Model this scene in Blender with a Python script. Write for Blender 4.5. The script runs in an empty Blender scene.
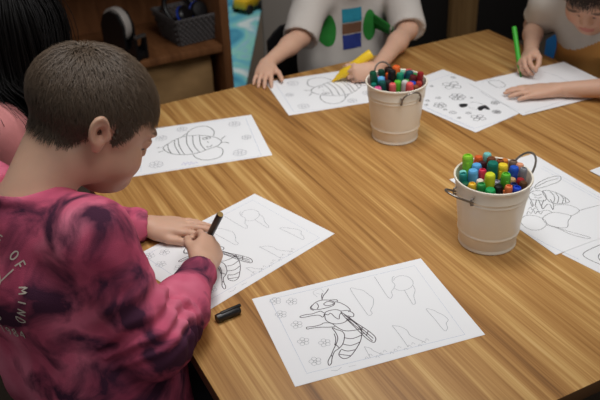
import bpy, bmesh, math, random
import numpy as np
from mathutils import Vector, Matrix, noise
from mathutils.bvhtree import BVHTree
random.seed(7); RNG = np.random.default_rng(7)
SC = bpy.context.scene
COL = SC.collection

# ---------------------------------------------------------------- camera
cam_d = bpy.data.cameras.new('camera'); cam = bpy.data.objects.new('camera', cam_d); COL.objects.link(cam)
RR = Vector((0.88750543, -0.45962669, -0.03282396)); UU = Vector((0.26239584, 0.44554032, 0.85594523)); FW = Vector((0.37879087, 0.76826892, -0.51602359))
cam.matrix_world = Matrix(((RR.x, UU.x, -FW.x, 0), (RR.y, UU.y, -FW.y, 0), (RR.z, UU.z, -FW.z, 1.39853), (0, 0, 0, 1)))
cam_d.sensor_width = 36; cam_d.lens = 812.49/600*36; cam_d.clip_start = 0.05
cam_d.dof.use_dof = True; cam_d.dof.focus_distance = 1.2; cam_d.dof.aperture_fstop = 7.1
SC.camera = cam
# ---------------------------------------------------------------- world, lights, exposure
W = bpy.data.worlds.new('world'); SC.world = W; W.use_nodes = True
W.node_tree.nodes['Background'].inputs['Color'].default_value = (1.0, 0.97, 0.95, 1)
W.node_tree.nodes['Background'].inputs['Strength'].default_value = 0.165
def spot(name, loc, target, power, size, blend, radius, col):
    d = bpy.data.lights.new(name, 'SPOT'); d.energy = power; d.spot_size = math.radians(size); d.spot_blend = blend
    d.shadow_soft_size = radius; d.color = col
    o = bpy.data.objects.new(name, d); COL.objects.link(o); o.location = loc
    o.rotation_euler = (Vector(target)-Vector(loc)).to_track_quat('-Z', 'Y').to_euler(); return o
spot('ceiling_lamp', (0.62, 1.35, 2.75), (0.50, 1.06, 0.6), 106, 60, 1.0, 0.42, (1.0, 0.98, 0.95))
spot('rug_fill_light', (1.35, 3.1, 2.8), (1.6, 4.0, 0), 120, 55, 1.0, 0.3, (1.0, .98, .95))  # added fill spot to brighten the rug, not a fixture of the room
ad = bpy.data.lights.new('front_fill_light', 'AREA'); ad.energy = 6.5; ad.size = 1.1; ad.spread = math.radians(75); ad.color = (1.0, .98, .96); ao = bpy.data.objects.new('front_fill_light', ad); COL.objects.link(ao)  # added soft fill for the far children and bucket fronts, no real fixture
ao.location = (.95, .2, 2.8); ao.rotation_euler = (Vector((1.2, 1.9, .55))-Vector(ao.location)).to_track_quat('-Z', 'Y').to_euler()
SC.view_settings.view_transform = 'Standard'; SC.view_settings.look = 'None'
SC.view_settings.exposure = 0.0; SC.view_settings.gamma = 1.0; SC.view_settings.use_curve_mapping = False

# ---------------------------------------------------------------- helpers
def srgb(r, g, b):
    f = lambda c: (c/255/12.92) if c/255 <= .04045 else ((c/255+.055)/1.055)**2.4
    return (f(r), f(g), f(b), 1)
def mat(name, col, rough=.5, metal=0, var=0.0, vscale=30, bump=0.0, bscale=80, sss=0, spec=.4):
    m = bpy.data.materials.new(name); m.use_nodes = True; nt = m.node_tree; b = nt.nodes['Principled BSDF']
    b.inputs['Roughness'].default_value = rough; b.inputs['Metallic'].default_value = metal; b.inputs['Specular IOR Level'].default_value = spec
    if sss: b.inputs['Subsurface Weight'].default_value = sss; b.inputs['Subsurface Radius'].default_value = (.01, .004, .002); b.inputs['Subsurface Scale'].default_value = 1
    tc = nt.nodes.new('ShaderNodeTexCoord')
    n = nt.nodes.new('ShaderNodeTexNoise'); n.inputs['Scale'].default_value = vscale; n.inputs['Detail'].default_value = 4
    nt.links.new(tc.outputs['Object'], n.inputs['Vector'])
    mx = nt.nodes.new('ShaderNodeMix'); mx.data_type = 'RGBA'
    mx.inputs[6].default_value = tuple(c*(1-var) for c in col[:3])+(1,); mx.inputs[7].default_value = tuple(min(1, c*(1+var)) for c in col[:3])+(1,)
    nt.links.new(n.outputs['Fac'], mx.inputs[0]); nt.links.new(mx.outputs[2], b.inputs['Base Color'])
    if bump:
        n2 = nt.nodes.new('ShaderNodeTexNoise'); n2.inputs['Scale'].default_value = bscale; n2.inputs['Detail'].default_value = 3
        nt.links.new(tc.outputs['Object'], n2.inputs['Vector'])
        bp = nt.nodes.new('ShaderNodeBump'); bp.inputs['Strength'].default_value = bump; bp.inputs['Distance'].default_value = .003
        nt.links.new(n2.outputs['Fac'], bp.inputs['Height']); nt.links.new(bp.outputs['Normal'], b.inputs['Normal'])
    return m
def wood(name, stops, sx, sy, axis='Y', rough=.42, fine=.35):
    m = bpy.data.materials.new(name); m.use_nodes = True; nt = m.node_tree; L = nt.links; b = nt.nodes['Principled BSDF']
    b.inputs['Roughness'].default_value = rough; b.inputs['Specular IOR Level'].default_value = .3
    tc = nt.nodes.new('ShaderNodeTexCoord')
    def nz(s1, s2, det, dist):
        mp = nt.nodes.new('ShaderNodeMapping')
        mp.inputs['Scale'].default_value = (s1, s2, s1) if axis == 'Y' else ((s2, s1, s1) if axis == 'X' else (s1, s1, s2))
        L.new(tc.outputs['Object'], mp.inputs['Vector'])
        n = nt.nodes.new('ShaderNodeTexNoise'); n.inputs['Scale'].default_value = 1; n.inputs['Detail'].default_value = det; n.inputs['Distortion'].default_value = dist
        n.inputs['Roughness'].default_value = .62
        L.new(mp.outputs['Vector'], n.inputs['Vector']); return n.outputs['Fac']
    def math_(op, a, bb):
        x = nt.nodes.new('ShaderNodeMath'); x.operation = op
        for i, q in enumerate((a, bb)):
            if hasattr(q, 'is_output'): L.new(q, x.inputs[i])
            else: x.inputs[i].default_value = q
        return x.outputs[0]
    a = nz(sx, sy, 3, .25); c = nz(sx*3.6, sy*2.2, 2, .1); f2 = nz(sx*11, sy*4.5, 2, 0)
    v = math_('ADD', math_('ADD', math_('MULTIPLY', a, 1-fine), math_('MULTIPLY', c, fine*.62)), math_('MULTIPLY', f2, fine*.38))
    r = nt.nodes.new('ShaderNodeValToRGB'); L.new(v, r.inputs[0])
    e = r.color_ramp.elements; e[0].position, e[0].color = stops[0]; e[1].position, e[1].color = stops[-1]
    for p, q in stops[1:-1]:
        k = e.new(p); k.color = q
    L.new(r.outputs[0], b.inputs['Base Color']); return m
def attr_mat(name, rough, sss=0, var=.06, vscale=60, spec=.35):
    m = mat(name, (1, 1, 1, 1), rough, 0, 0, sss=sss, spec=spec); nt = m.node_tree; b = nt.nodes['Principled BSDF']
    at = nt.nodes.new('ShaderNodeAttribute'); at.attribute_name = 'tint'
    n = nt.nodes.new('ShaderNodeTexNoise'); n.inputs['Scale'].default_value = vscale; n.inputs['Detail'].default_value = 4
    tc = nt.nodes.new('ShaderNodeTexCoord'); nt.links.new(tc.outputs['Object'], n.inputs['Vector'])
    mr = nt.nodes.new('ShaderNodeMapRange'); mr.inputs['To Min'].default_value = 1-var; mr.inputs['To Max'].default_value = 1+var
    nt.links.new(n.outputs['Fac'], mr.inputs['Value'])
    mx = nt.nodes.new('ShaderNodeVectorMath'); mx.operation = 'SCALE'
    nt.links.new(at.outputs['Color'], mx.inputs[0]); nt.links.new(mr.outputs[0], mx.inputs['Scale'])
    nt.links.new(mx.outputs[0], b.inputs['Base Color']); return m

def link(name, bm, m, parent=None, smooth=True, loc=None):
    me = bpy.data.meshes.new(name); bm.normal_update(); bm.to_mesh(me); bm.free()
    for x in (m if isinstance(m, (list, tuple)) else [m]): me.materials.append(x)
    if smooth:
        me.polygons.foreach_set('use_smooth', [True]*len(me.polygons))
        if smooth != 'all':
            try: me.set_sharp_from_angle(angle=math.radians(40))
            except Exception: pass
    o = bpy.data.objects.new(name, me); COL.objects.link(o)
    if parent: o.parent = parent
    if loc: o.location = loc
    return o
def link_np(name, V, F, m, parent=None):
    me = bpy.data.meshes.new(name); me.from_pydata([], [], [])
    V = np.asarray(V, np.float32); F = np.asarray(F, np.int32); n = F.shape[1]
    me.vertices.add(len(V)); me.vertices.foreach_set('co', V.ravel())
    me.loops.add(F.size); me.loops.foreach_set('vertex_index', F.ravel())
    me.polygons.add(len(F)); me.polygons.foreach_set('loop_start', np.arange(len(F), dtype=np.int32)*n)
    me.update(calc_edges=True); me.validate()
    me.polygons.foreach_set('use_smooth', np.ones(len(me.polygons), bool))
    me.materials.append(m)
    o = bpy.data.objects.new(name, me); COL.objects.link(o)
    if parent: o.parent = parent
    return o
def tag(o, label, cat, group=None, kind=None):
    if label: o['label'] = label
    if cat: o['category'] = cat
    if group: o['group'] = group
    if kind: o['kind'] = kind
    return o
def empty(name, loc, label, cat, group=None, rz=0):
    o = bpy.data.objects.new(name, None); COL.objects.link(o); o.location = loc; o.rotation_euler = (0, 0, rz); o.empty_display_size = .05
    return tag(o, label, cat, group)
def struct(o): o['kind'] = 'structure'; return o
def box(bm, c, s, bev=0, rot=None, mi=0, seg=2):
    r = bmesh.ops.create_cube(bm, size=1); vs = r['verts']
    bmesh.ops.scale(bm, vec=s, verts=vs)
    fs = list({f for v in vs for f in v.link_faces})
    if bev:
        es = list({e for v in vs for e in v.link_edges})
        rb = bmesh.ops.bevel(bm, geom=es, offset=bev, segments=seg, profile=.5, affect='EDGES', clamp_overlap=True)
        vs = list({v for f in rb['faces'] for v in f.verts} | {v for v in vs if v.is_valid}); fs = list({f for v in vs for f in v.link_faces})
    if rot is not None: bmesh.ops.rotate(bm, cent=(0, 0, 0), matrix=rot, verts=vs)
    bmesh.ops.translate(bm, vec=c, verts=vs)
    for f in fs: f.material_index = mi
    return vs
def lathe(bm, prof, n=48, mi=0, cap0=False, cap1=False, M=None):
    rings = []
    for r, z in prof:
        rings.append([bm.verts.new((r*math.cos(2*math.pi*i/n), r*math.sin(2*math.pi*i/n), z)) for i in range(n)])
    fs = []
    for a, b in zip(rings, rings[1:]):
        for i in range(n): fs.append(bm.faces.new((a[i], a[(i+1) % n], b[(i+1) % n], b[i])))
    if cap0: fs.append(bm.faces.new(rings[0][::-1]))
    if cap1: fs.append(bm.faces.new(rings[-1]))
    for f in fs: f.material_index = mi
    if M is not None: bmesh.ops.transform(bm, matrix=M, verts=[v for r in rings for v in r])
def tube(bm, pts, r, n=8, closed=False, mi=0):
    pts = [Vector(p) for p in pts]; N = len(pts); rings = []
    ref = None
    for i, p in enumerate(pts):
        a = pts[(i-1) % N] if (closed or i > 0) else p; b = pts[(i+1) % N] if (closed or i < N-1) else p
        t = (b-a).normalized()
        if ref is None: ref = t.orthogonal().normalized()
        ref = (ref-t*ref.dot(t)).normalized(); q = t.cross(ref)
        rad = r[i] if isinstance(r, (list, tuple)) else r
        rings.append([bm.verts.new(p+(ref*math.cos(2*math.pi*k/n)+q*math.sin(2*math.pi*k/n))*rad) for k in range(n)])
    M_ = N if closed else N-1
    for i in range(M_):
        a, b = rings[i], rings[(i+1) % N]
        for k in range(n):
            f = bm.faces.new((a[k], a[(k+1) % n], b[(k+1) % n], b[k])); f.material_index = mi
    if not closed:
        bm.faces.new(rings[0][::-1]).material_index = mi; bm.faces.new(rings[-1]).material_index = mi
def axis_matrix(p, d):
    z = Vector(d).normalized(); q = Vector((0, 0, 1)).rotation_difference(z)
    return Matrix.Translation(p) @ q.to_matrix().to_4x4()
def catmull(P, sub=5):
    P = [np.array(p, float) for p in P]
    if len(P) < 3: return P
    closed = np.linalg.norm(P[0]-P[-1]) < 1e-6
    out = []
    n = len(P)
    for i in range(n-1):
        p0 = P[i-1] if i > 0 else (P[n-2] if closed else P[0]); p1, p2 = P[i], P[i+1]
        p3 = P[i+2] if i+2 < n else (P[1] if closed else P[n-1])
        for k in range(sub):
            t = k/sub
            out.append(.5*((2*p1)+(-p0+p2)*t+(2*p0-5*p1+4*p2-p3)*t*t+(-p0+3*p1-3*p2+p3)*t**3))
    out.append(P[-1]); return out

# ---------------------------------------------------------------- implicit surfaces for people and clothes
NP = lambda v: np.array(v, np.float32)
def unit(v): v = np.array(v, float); return v/np.linalg.norm(v)
def cone(a, b, r1, r2, k=.012, op='u'): return (op, 'c', (NP(a), NP(b), r1, r2), k)
def ell(c, r, Rm=None, k=.012, op='u'): return (op, 'e', (NP(c), NP(r), NP(np.eye(3) if Rm is None else Rm)), k)
def ring(c, R, r, Rm, sx=1., k=.004, op='u'): return (op, 't', (NP(c), R, r, NP(Rm), sx), k)
def half(p, n, op='s', k=.002): return (op, 'h', (NP(p), NP(unit(n))), k)      # solid on the side n points to
def prim(P, q):
    t, a = q[1], q[2]
    if t == 'c':
        A, B, r1, r2 = a; d = B-A; h = np.clip(((P-A)@d)/max(float(d@d), 1e-12), 0, 1)
        return np.linalg.norm(P-A-h[:, None]*d, axis=1)-(r1+(r2-r1)*h)
    if t == 'e':
        c, r, M = a; Q = (P-c)@M; k0 = np.linalg.norm(Q/r, axis=1); k1 = np.linalg.norm(Q/(r*r), axis=1)
        return np.where(k1 > 1e-9, k0*(k0-1)/np.maximum(k1, 1e-9), -r.min())
    if t == 't':
        c, R, r, M, sx = a; Q = (P-c)@M; Q = Q*NP((1/sx, 1, 1)); q2 = np.hypot(Q[:, 0], Q[:, 1])-R
        return np.hypot(q2, Q[:, 2])-r
    if t == 'h':
        return -((P-a[0])@a[1])
def combine(P, ops, D=None):
    d = None
    for i, q in enumerate(ops):
        x = prim(P, q) if D is None else D[:, i]; k = q[3]
        if q[0] == 'u':
            if d is None: d = x
            else:
                h = np.maximum(k-np.abs(d-x), 0)/k; d = np.minimum(d, x)-h*h*k*.25
        else:
            x = -x; h = np.maximum(k-np.abs(d-x), 0)/k; d = np.maximum(d, x)+h*h*k*.25
    return d
def bounds(ops):
    lo, hi = np.full(3, 9.), np.full(3, -9.)
    for q in ops:
        if q[0] != 'u': continue
        a = q[2]
        if q[1] == 'c': pts, r = [a[0], a[1]], max(a[2], a[3])
        elif q[1] == 'e': pts, r = [a[0]], a[1].max()
        else: pts, r = [a[0]], (a[1]+a[2])*max(1, a[4])
        for p in pts: lo = np.minimum(lo, p-r); hi = np.maximum(hi, p+r)
    return lo-.02, hi+.02
def polygonise(ops, res, B=12):
    lo, hi = bounds(ops); n = (np.ceil((hi-lo)/res/B).astype(int))*B+1
    nb = (n-1)//B
    ci = np.stack(np.meshgrid(*[np.arange(x) for x in nb], indexing='ij'), -1).reshape(-1, 3)
    cen = (lo+(ci*B+B/2)*res).astype(np.float32); R = res*B*.87
    D = np.stack([prim(cen, q) for q in ops], 1); d = combine(cen, ops, D)
    F = np.ones(n, np.float32)
    isU = np.array([q[0] == 'u' for q in ops]); K = np.array([q[3] for q in ops])
    mn = np.where(isU[None], D, 9).min(1)
    g = np.arange(B+1)*res
    off = np.stack(np.meshgrid(g, g, g, indexing='ij'), -1).reshape(-1, 3)
    for b in range(len(ci)):
        i, j, k = ci[b]*B; sl = (slice(i, i+B+1), slice(j, j+B+1), slice(k, k+B+1))
        if d[b] > R*1.5+.02: continue
        if d[b] < -(R*1.5+.02):
            F[sl] = -1; continue
        keep = np.where(isU, D[b]-R*1.3 <= mn[b]+R*1.3+K+.004, D[b]-R*1.3 <= K+.01)
        sub = [q for q, kk in zip(ops, keep) if kk]
        if not sub or sub[0][0] != 'u': sub = ops
        P = (lo+ci[b]*B*res+off).astype(np.float32)
        F[sl] = combine(P, sub).reshape(B+1, B+1, B+1)
    return nets(F, lo, res)
def nets(F, lo, res):
    S = F < 0; c = np.zeros(tuple(x-1 for x in F.shape), np.int8)
    sl = lambda o: tuple(slice(o[a], F.shape[a]-1+o[a]) for a in range(3))
    corners = [(a, b, e) for a in (0, 1) for b in (0, 1) for e in (0, 1)]
    for o in corners: c += S[sl(o)]
    idx = np.argwhere((c > 0) & (c < 8)); m = len(idx)
    val = {o: F[idx[:, 0]+o[0], idx[:, 1]+o[1], idx[:, 2]+o[2]] for o in corners}
    acc = np.zeros((m, 3)); cnt = np.zeros(m)
    for o in corners:
        for ax in range(3):
            if o[ax] == 0:
                p = list(o); p[ax] = 1; p = tuple(p); a, b = val[o], val[p]
                x = (a < 0) != (b < 0); t = np.where(x, a/np.where(x, a-b, 1), 0)
                q = np.tile(np.array(o, float), (m, 1)); q[:, ax] += t
                acc[x] += q[x]; cnt[x] += 1
    V = lo+(idx+acc/cnt[:, None])*res
    I = np.full(c.shape, -1, np.int32); I[idx[:, 0], idx[:, 1], idx[:, 2]] = np.arange(m)
    Q = []
    for ax in range(3):
        u, v = (ax+1) % 3, (ax+2) % 3
        A = np.take(S, range(F.shape[ax]-1), ax); Bq = np.take(S, range(1, F.shape[ax]), ax)
        e = np.argwhere(A != Bq)
        e = e[(e[:, u] > 0) & (e[:, v] > 0) & (e[:, u] < F.shape[u]-1) & (e[:, v] < F.shape[v]-1)]
        s = A[e[:, 0], e[:, 1], e[:, 2]]
        def at(du, dv):
            p = e.copy(); p[:, u] += du; p[:, v] += dv; return I[p[:, 0], p[:, 1], p[:, 2]]
        q = np.stack([at(-1, -1), at(0, -1), at(0, 0), at(-1, 0)], 1); q[~s] = q[~s][:, ::-1]
        Q.append(q)
    Q = np.concatenate(Q); Q = Q[(Q >= 0).all(1)]
    return V, Q
def vnormals(V, Q):
    n = np.cross(V[Q[:, 2]]-V[Q[:, 0]], V[Q[:, 3]]-V[Q[:, 1]]); N = np.zeros_like(V)
    for i in range(4): np.add.at(N, Q[:, i], n)
    return N/np.maximum(np.linalg.norm(N, axis=1, keepdims=True), 1e-12)
def relax(V, Q, it=1, f=.5):
    for _ in range(it):
        A = np.zeros_like(V); c = np.zeros(len(V))
        for i in range(4):
            j = (i+1) % 4
            np.add.at(A, Q[:, i], V[Q[:, j]]); np.add.at(A, Q[:, j], V[Q[:, i]]); np.add.at(c, Q[:, i], 1); np.add.at(c, Q[:, j], 1)
        V = V+(A/np.maximum(c, 1)[:, None]-V)*f
    return V
def set_tint(o, C):
    a = o.data.color_attributes.new('tint', 'FLOAT_COLOR', 'POINT')
    a.data.foreach_set('color', np.concatenate([C, np.ones((len(C), 1))], 1).astype(np.float32).ravel())
def nz3(P, s, seed=0.):
    return np.array([noise.noise((x*s+seed, y*s-seed, z*s+seed*.7)) for x, y, z in P])

def rot_ypr(yaw, pitch, roll):
    return np.array(Matrix.Rotation(yaw, 3, 'Z') @ Matrix.Rotation(pitch, 3, 'Y') @ Matrix.Rotation(roll, 3, 'X'))
def hand_ops(h):
    """palm, four unequal bent fingers and a thumb leaving the side of the palm"""
    s = h.get('s', 1.)*.92; w = np.array(h['w'], float); x = unit(h['f']); u = np.array(h['u'], float); z = unit(u-x*(u@x)); y = np.cross(z, x)
    M = np.stack([x, y, z], 1); side = h['side']; T = lambda p: w+M@(np.array((p[0], p[1]*side, p[2]))*s)
    mcp = [(.064, .024, .000), (.068, .008, .003), (.065, -.008, .001), (.058, -.023, -.003)]
    ln = [.058, .064, .059, .046]; ops = []; tips = []
    for i, m in enumerate(mcp):
        ops.append(cone(T((.004, m[1]*.55, 0)), T(m), .0125*s, .0088*s, .010))
    ops.append(ell(T((.036, 0, -.001)), np.array((.036, .030, .0125))*s, M, .008))
    ops.append(ell(T((.026, .022, -.006)), np.array((.026, .013, .012))*s, M, .010))
    for i, m in enumerate(mcp):
        c = h['curl'][i]; sp = h.get('splay', (.12, .03, -.06, -.16))[i]; p = np.array(m); a = 0
        for j, fr in enumerate((.44, .31, .25)):
            a += c[j]; d = np.array((math.cos(a)*math.cos(sp), math.sin(sp)*math.cos(a), -math.sin(a)))
            q = p+d*ln[i]*fr; r1 = (.0080, .0073, .0066)[j]*(1 if i < 3 else .9); r2 = (.0073, .0066, .0056)[j]*(1 if i < 3 else .9)
            ops.append(cone(T(p), T(q), r1*s, r2*s, .003)); p = q
        tips.append(T(p))
    p = np.array((.018, .024, -.006))
    for j, (d, l, r1, r2) in enumerate(zip(h['thumb'], (.030, .026, .020), (.0105, .0090, .0080), (.0090, .0080, .0062))):
        q = p+unit(d)*l; ops.append(cone(T(p), T(q), r1*s, r2*s, .006 if j == 0 else .003)); p = q
    tips.append(T(p)); return ops, tips
FLAT = [(.10, .12, .08)]*4
FIST = [(.75, 1.0, .5), (.95, 1.15, .6), (1.05, 1.25, .6), (1.1, 1.3, .6)]
TH_FLAT = [(.75, .62, -.1), (.9, .42, -.1), (.95, .3, -.05)]
TH_GRIP = [(.80, .45, -.45), (.90, .0, -.45), (.85, -.35, -.35)]

def head_ops(c, R, s=1.):
    """skull, cheeks, jaw, nose, lips, lids and ears in head coordinates: x forward, y left, z up"""
    c = np.array(c, float); T = lambda *p: c+R@(np.array(p)*s); e = lambda p, r, k=.012, op='u', M=None: ell(T(*p), np.array(r)*s, R if M is None else R@M, k*s, op)
    o = [e((-.006, 0, .043), (.087, .073, .070)), e((.030, 0, .010), (.058, .062, .070), .02), e((.042, 0, -.042), (.047, .050, .054), .02),
         e((.066, 0, -.066), (.023, .026, .020), .02)]
    for y in (-1, 1):
        o += [e((.050, y*.034, -.030), (.032, .025, .028), .015), e((.000, y*.047, -.040), (.030, .014, .030), .02),
              e((.079, y*.028, .022), (.014, .020, .008), .012)]
    for y in (-1, 1):
        o += [e((.090, y*.030, .004), (.012, .016, .010), .010, 's'), e((.076, y*.030, .004), (.0125, .0135, .0115), .002), e((.0775, y*.030, .0075), (.0125, .0140, .0090), .002)]
    o += [cone(T(.084, 0, .008), T(.094, 0, -.016), .0070*s, .0085*s, .010*s), e((.091, .009, -.020), (.008, .006, .006), .005), e((.091, -.009, -.020), (.008, .006, .006), .005),
          e((.084, 0, -.043), (.010, .020, .0045), .004), e((.082, 0, -.051), (.010, .017, .0055), .004), e((.098, 0, -.0475), (.008, .018, .0010), .003, 's')]
    for y in (-1, 1):                                                       # ears: disc, helix rim, hollow, lobe
        A = np.array(Matrix.Rotation(y*math.radians(-9), 3, 'Z') @ Matrix.Rotation(math.radians(-14), 3, 'Y'))
        pc = (-.013, y*.079, .018)
        o += [e(pc, (.0155, .0048, .0245), .006, 'u', A)]
        o += [e((pc[0]+.003, y*.0866, .016), (.0085, .0112, .0125), .003, 's', A)]
        Re = R@A@np.array(Matrix.Rotation(math.pi/2, 3, 'X'))
        o += [ring(T(pc[0]-.001, y*.0820, .019), .0190*s, .0036*s, Re, .68, .002*s)]
        o += [e((-.009, y*.079, -.003), (.0085, .0050, .0100), .004, 'u', A), e((.003, y*.077, .014), (.004, .004, .007), .004, 'u', A)]
    return o
def limb(a, b, r1, r2, k=.02): return cone(a, b, r1, r2, k)
def body(sk):
    o = []; P = {k: np.array(v, float) for k, v in sk.items() if k in ('N', 'RS', 'LS', 'PV', 'RE', 'LE', 'RW', 'LW', 'H')}
    R = rot_ypr(*sk['hrot']); s = sk.get('hs', 1.)
    d = unit((sk['d'][0], sk['d'][1], 0)); lat = np.array((-d[1], d[0], 0))       # lat points to the left
    up = unit(P['N']-P['PV'])
    ch = P['PV']+(P['N']-P['PV'])*.70
    for q in (-1, 1):
        o += [cone(P['PV']+lat*.05*q, ch+lat*.045*q, .072, .066, .04)]
    o += [cone(P['N']-up*.03, P['RS'], .040, .038, .03), cone(P['N']-up*.03, P['LS'], .040, .038, .03)]
    hb = P['H']+R@(np.array((-.030, 0, -.030))*s)
    o += [cone(P['N']-up*.015, hb, .050*s, .047*s, .02)]
    for A in ('R', 'L'):
        S, E, Wr = P[A+'S'], P[A+'E'], P[A+'W']
        o += [limb(S, E, .034, .027*sk.get('arm', 1)), limb(E, E+(Wr-E)*.35, .027*sk.get('arm', 1), .027*sk.get('arm', 1)), limb(E+(Wr-E)*.3, Wr, .027*sk.get('arm', 1), .0185*sk.get('arm', 1), .015)]
    for q, A in ((-1, 'R'), (1, 'L')):
        hip = P['PV']+lat*.065*q+d*.01; kn = hip+d*.29+lat*.015*q+np.array((0, 0, -.015)); an = kn+np.array((0, 0, 0.075-kn[2]))+d*.02; toe = an+d*.10+np.array((0, 0, -.04))
        o += [limb(hip, kn, .066, .046), limb(kn, kn+(an-kn)*.35+d*-.006, .046, .042), limb(kn+(an-kn)*.35+d*-.006, an, .042, .026), limb(an, toe, .026, .022)]
    hands = []
    for A in ('RH', 'LH'):
        ho, tips = hand_ops(sk[A]); o += ho; hands.append(tips)
    o += head_ops(P['H'], R, s)
    return o, R, hands
def legs_ops(sk, grow=.010):
    d = unit((sk['d'][0], sk['d'][1], 0)); lat = np.array((-d[1], d[0], 0)); PV = np.array(sk['PV'], float); o = []; sh = []
    o += [cone(PV+lat*.05, PV-lat*.05, .082, .082, .03)]
    for q in (-1, 1):
        hip = PV+lat*.065*q+d*.01; kn = hip+d*.29+lat*.015*q+np.array((0, 0, -.015)); an = kn+np.array((0, 0, 0.075-kn[2]))+d*.02
        o += [limb(hip, kn, .066+grow, .050+grow, .03), limb(kn, an+np.array((0, 0, .02)), .050+grow, .040+grow, .02)]
        sh.append([cone(an+np.array((0, 0, -.03)), an+d*.11+np.array((0, 0, -.045)), .040, .030, .02), cone(an-d*.03+np.array((0, 0, -.035)), an+np.array((0, 0, .005)), .040, .040, .02), half(an*np.array((1, 1, 0)), (0, 0, -1), 's', .004)])
    return o, sh
HORNET=[[[102.3,166.2],[109.0,176.2],[116.2,182.3],[122.3,189.2]],
 [[103.1,167.3],[105.1,174.7],[109.1,182.3]],
 [[83.2,158.5],[90.5,163.6],[100.3,165.9],[112.0,161.5],[118.2,153.3],[114.1,146.7],[102.2,145.0],[91.1,145.5],[82.6,148.3],[79.8,154.0],[83.2,158.5]],
 [[101.7,156.0],[109.3,159.1],[115.0,154.9],[115.7,149.9],[108.7,148.9],[102.4,151.1],[101.7,156.0]],
 [[84.0,159.6],[79.5,156.0],[78.2,150.7],[81.9,146.2]],
 [[91.8,161.7],[91.9,153.7],[87.7,148.0]],
 [[119.1,154.4],[125.9,149.3],[132.6,137.1],[134.1,126.2],[129.5,123.6]],
 [[112.0,161.5],[123.6,158.1],[123.3,153.0]],
 [[94.7,133.9],[102.3,136.9],[113.7,135.5],[119.7,128.3],[113.8,120.4],[109.8,112.7],[105.8,119.3],[103.3,130.0],[97.5,128.2],[94.7,133.9]],
 [[94.7,133.9],[90.6,120.1],[92.8,111.4],[99.8,104.3],[112.3,102.0],[121.8,106.3],[127.2,111.1]],
 [[119.6,129.3],[130.0,126.7],[135.5,116.3],[131.4,109.7],[125.6,115.0]],
 [[93.6,134.7],[90.8,140.4],[83.7,140.4],[75.8,139.3],[67.4,141.1],[57.4,140.7],[56.8,137.6],[65.2,135.8],[75.3,135.2],[84.8,132.5],[88.7,125.9],[93.9,132.7]],
 [[98.6,99.0],[95.3,107.7],[85.6,112.4],[79.8,110.6],[69.7,110.2],[61.4,112.0],[57.3,112.5],[56.9,108.4],[65.1,107.5],[76.5,105.1],[88.2,100.6],[97.7,97.9]],
 [[92.8,97.2],[97.7,90.8],[103.7,83.6],[103.2,73.4],[94.2,58.0],[85.1,50.7],[76.6,46.5],[69.0,36.3],[63.4,25.5],[58.7,22.8],[60.6,31.1],[69.3,41.4],[76.9,51.6],[85.6,61.9],[92.1,72.9],[93.6,84.2],[92.8,97.2]],
 [[90.6,83.8],[88.3,71.4],[81.9,59.4]],
 [[83.5,62.6],[86.0,51.9]],
 [[69.3,41.4],[69.8,37.5]],
 [[123.8,106.6],[129.2,96.3],[131.3,81.4],[129.0,69.0],[120.1,53.6],[106.9,39.6],[93.3,28.6],[83.2,28.2],[79.9,37.9],[86.7,46.9]],
 [[98.4,100.0],[106.6,85.0],[120.4,79.9],[131.6,79.4]],
 [[100.6,70.1],[111.6,63.5],[127.5,65.7]],
 [[94.3,57.1],[104.4,50.4],[119.2,52.5]],
 [[87.5,48.0],[94.6,40.9],[105.9,39.5]],
 [[80.7,39.0],[88.5,34.0],[95.1,29.9]],
 [[119.0,126.1],[124.9,112.8],[130.4,95.4],[138.0,77.3],[143.3,60.9],[143.7,50.8],[137.6,43.9],[132.2,53.3],[127.6,71.8],[123.7,92.5],[120.2,110.2],[119.0,126.1]],
 [[121.0,119.3],[128.0,98.1],[134.0,76.7],[140.4,52.4]],
 [[121.2,110.3],[125.8,91.8],[131.6,72.4],[137.0,47.9]],
 [[135.3,82.0],[129.7,71.1],[133.4,66.6]],
 [[139.9,70.5],[133.1,61.5]]]
CLOUDS=[[[154.6,174.5],[164.1,171.8],[172.3,163.9],[176.2,150.3],[178.7,139.5],[171.8,124.4],[163.1,114.1],[162.2,105.9],[155.4,104.0],[154.3,119.0],[154.6,174.5]],
 [[203.8,191.5],[201.8,133.7],[209.7,134.8],[212.4,144.3],[219.5,151.3],[225.5,159.2],[225.2,168.3],[229.9,178.0],[234.6,180.7]],
 [[228.0,169.7],[233.3,175.5],[244.0,178.0],[254.1,171.3],[256.6,160.5],[253.9,151.1],[246.8,144.0],[236.1,140.5],[225.7,143.1],[220.5,151.4]],
 [[233.2,140.1],[230.4,109.4],[230.2,103.3],[235.1,105.0],[240.8,122.0],[249.1,134.3],[251.4,146.7]],
 [[243.9,85.1],[244.7,57.9],[245.6,29.8],[253.1,33.8],[255.8,43.3],[262.9,50.3],[261.2,62.2],[255.9,71.6],[252.9,78.2],[243.9,85.1]],
 [[178.5,68.8],[179.6,46.8],[179.8,16.5]],
 [[178.5,68.8],[188.5,62.2],[194.2,50.8],[193.8,38.7],[200.6,26.5],[208.1,16.4]],
 [[120.9,40.6],[119.4,15.1]],
 [[120.9,40.6],[127.8,34.5],[129.8,27.7],[138.6,14.8]]]
FRAME=[[[26.2,198.0],[278.0,194.8],[269.4,10.9],[23.9,18.9],[26.2,198.0]]]
FLOWERS=[[33.2,190.9,9],[56.9,180.1,9],[31.0,156.2,9],[45.6,124.0,9],[42.1,84.1,9],[70.3,69.9,9],[43.5,37.8,9]]
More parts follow.
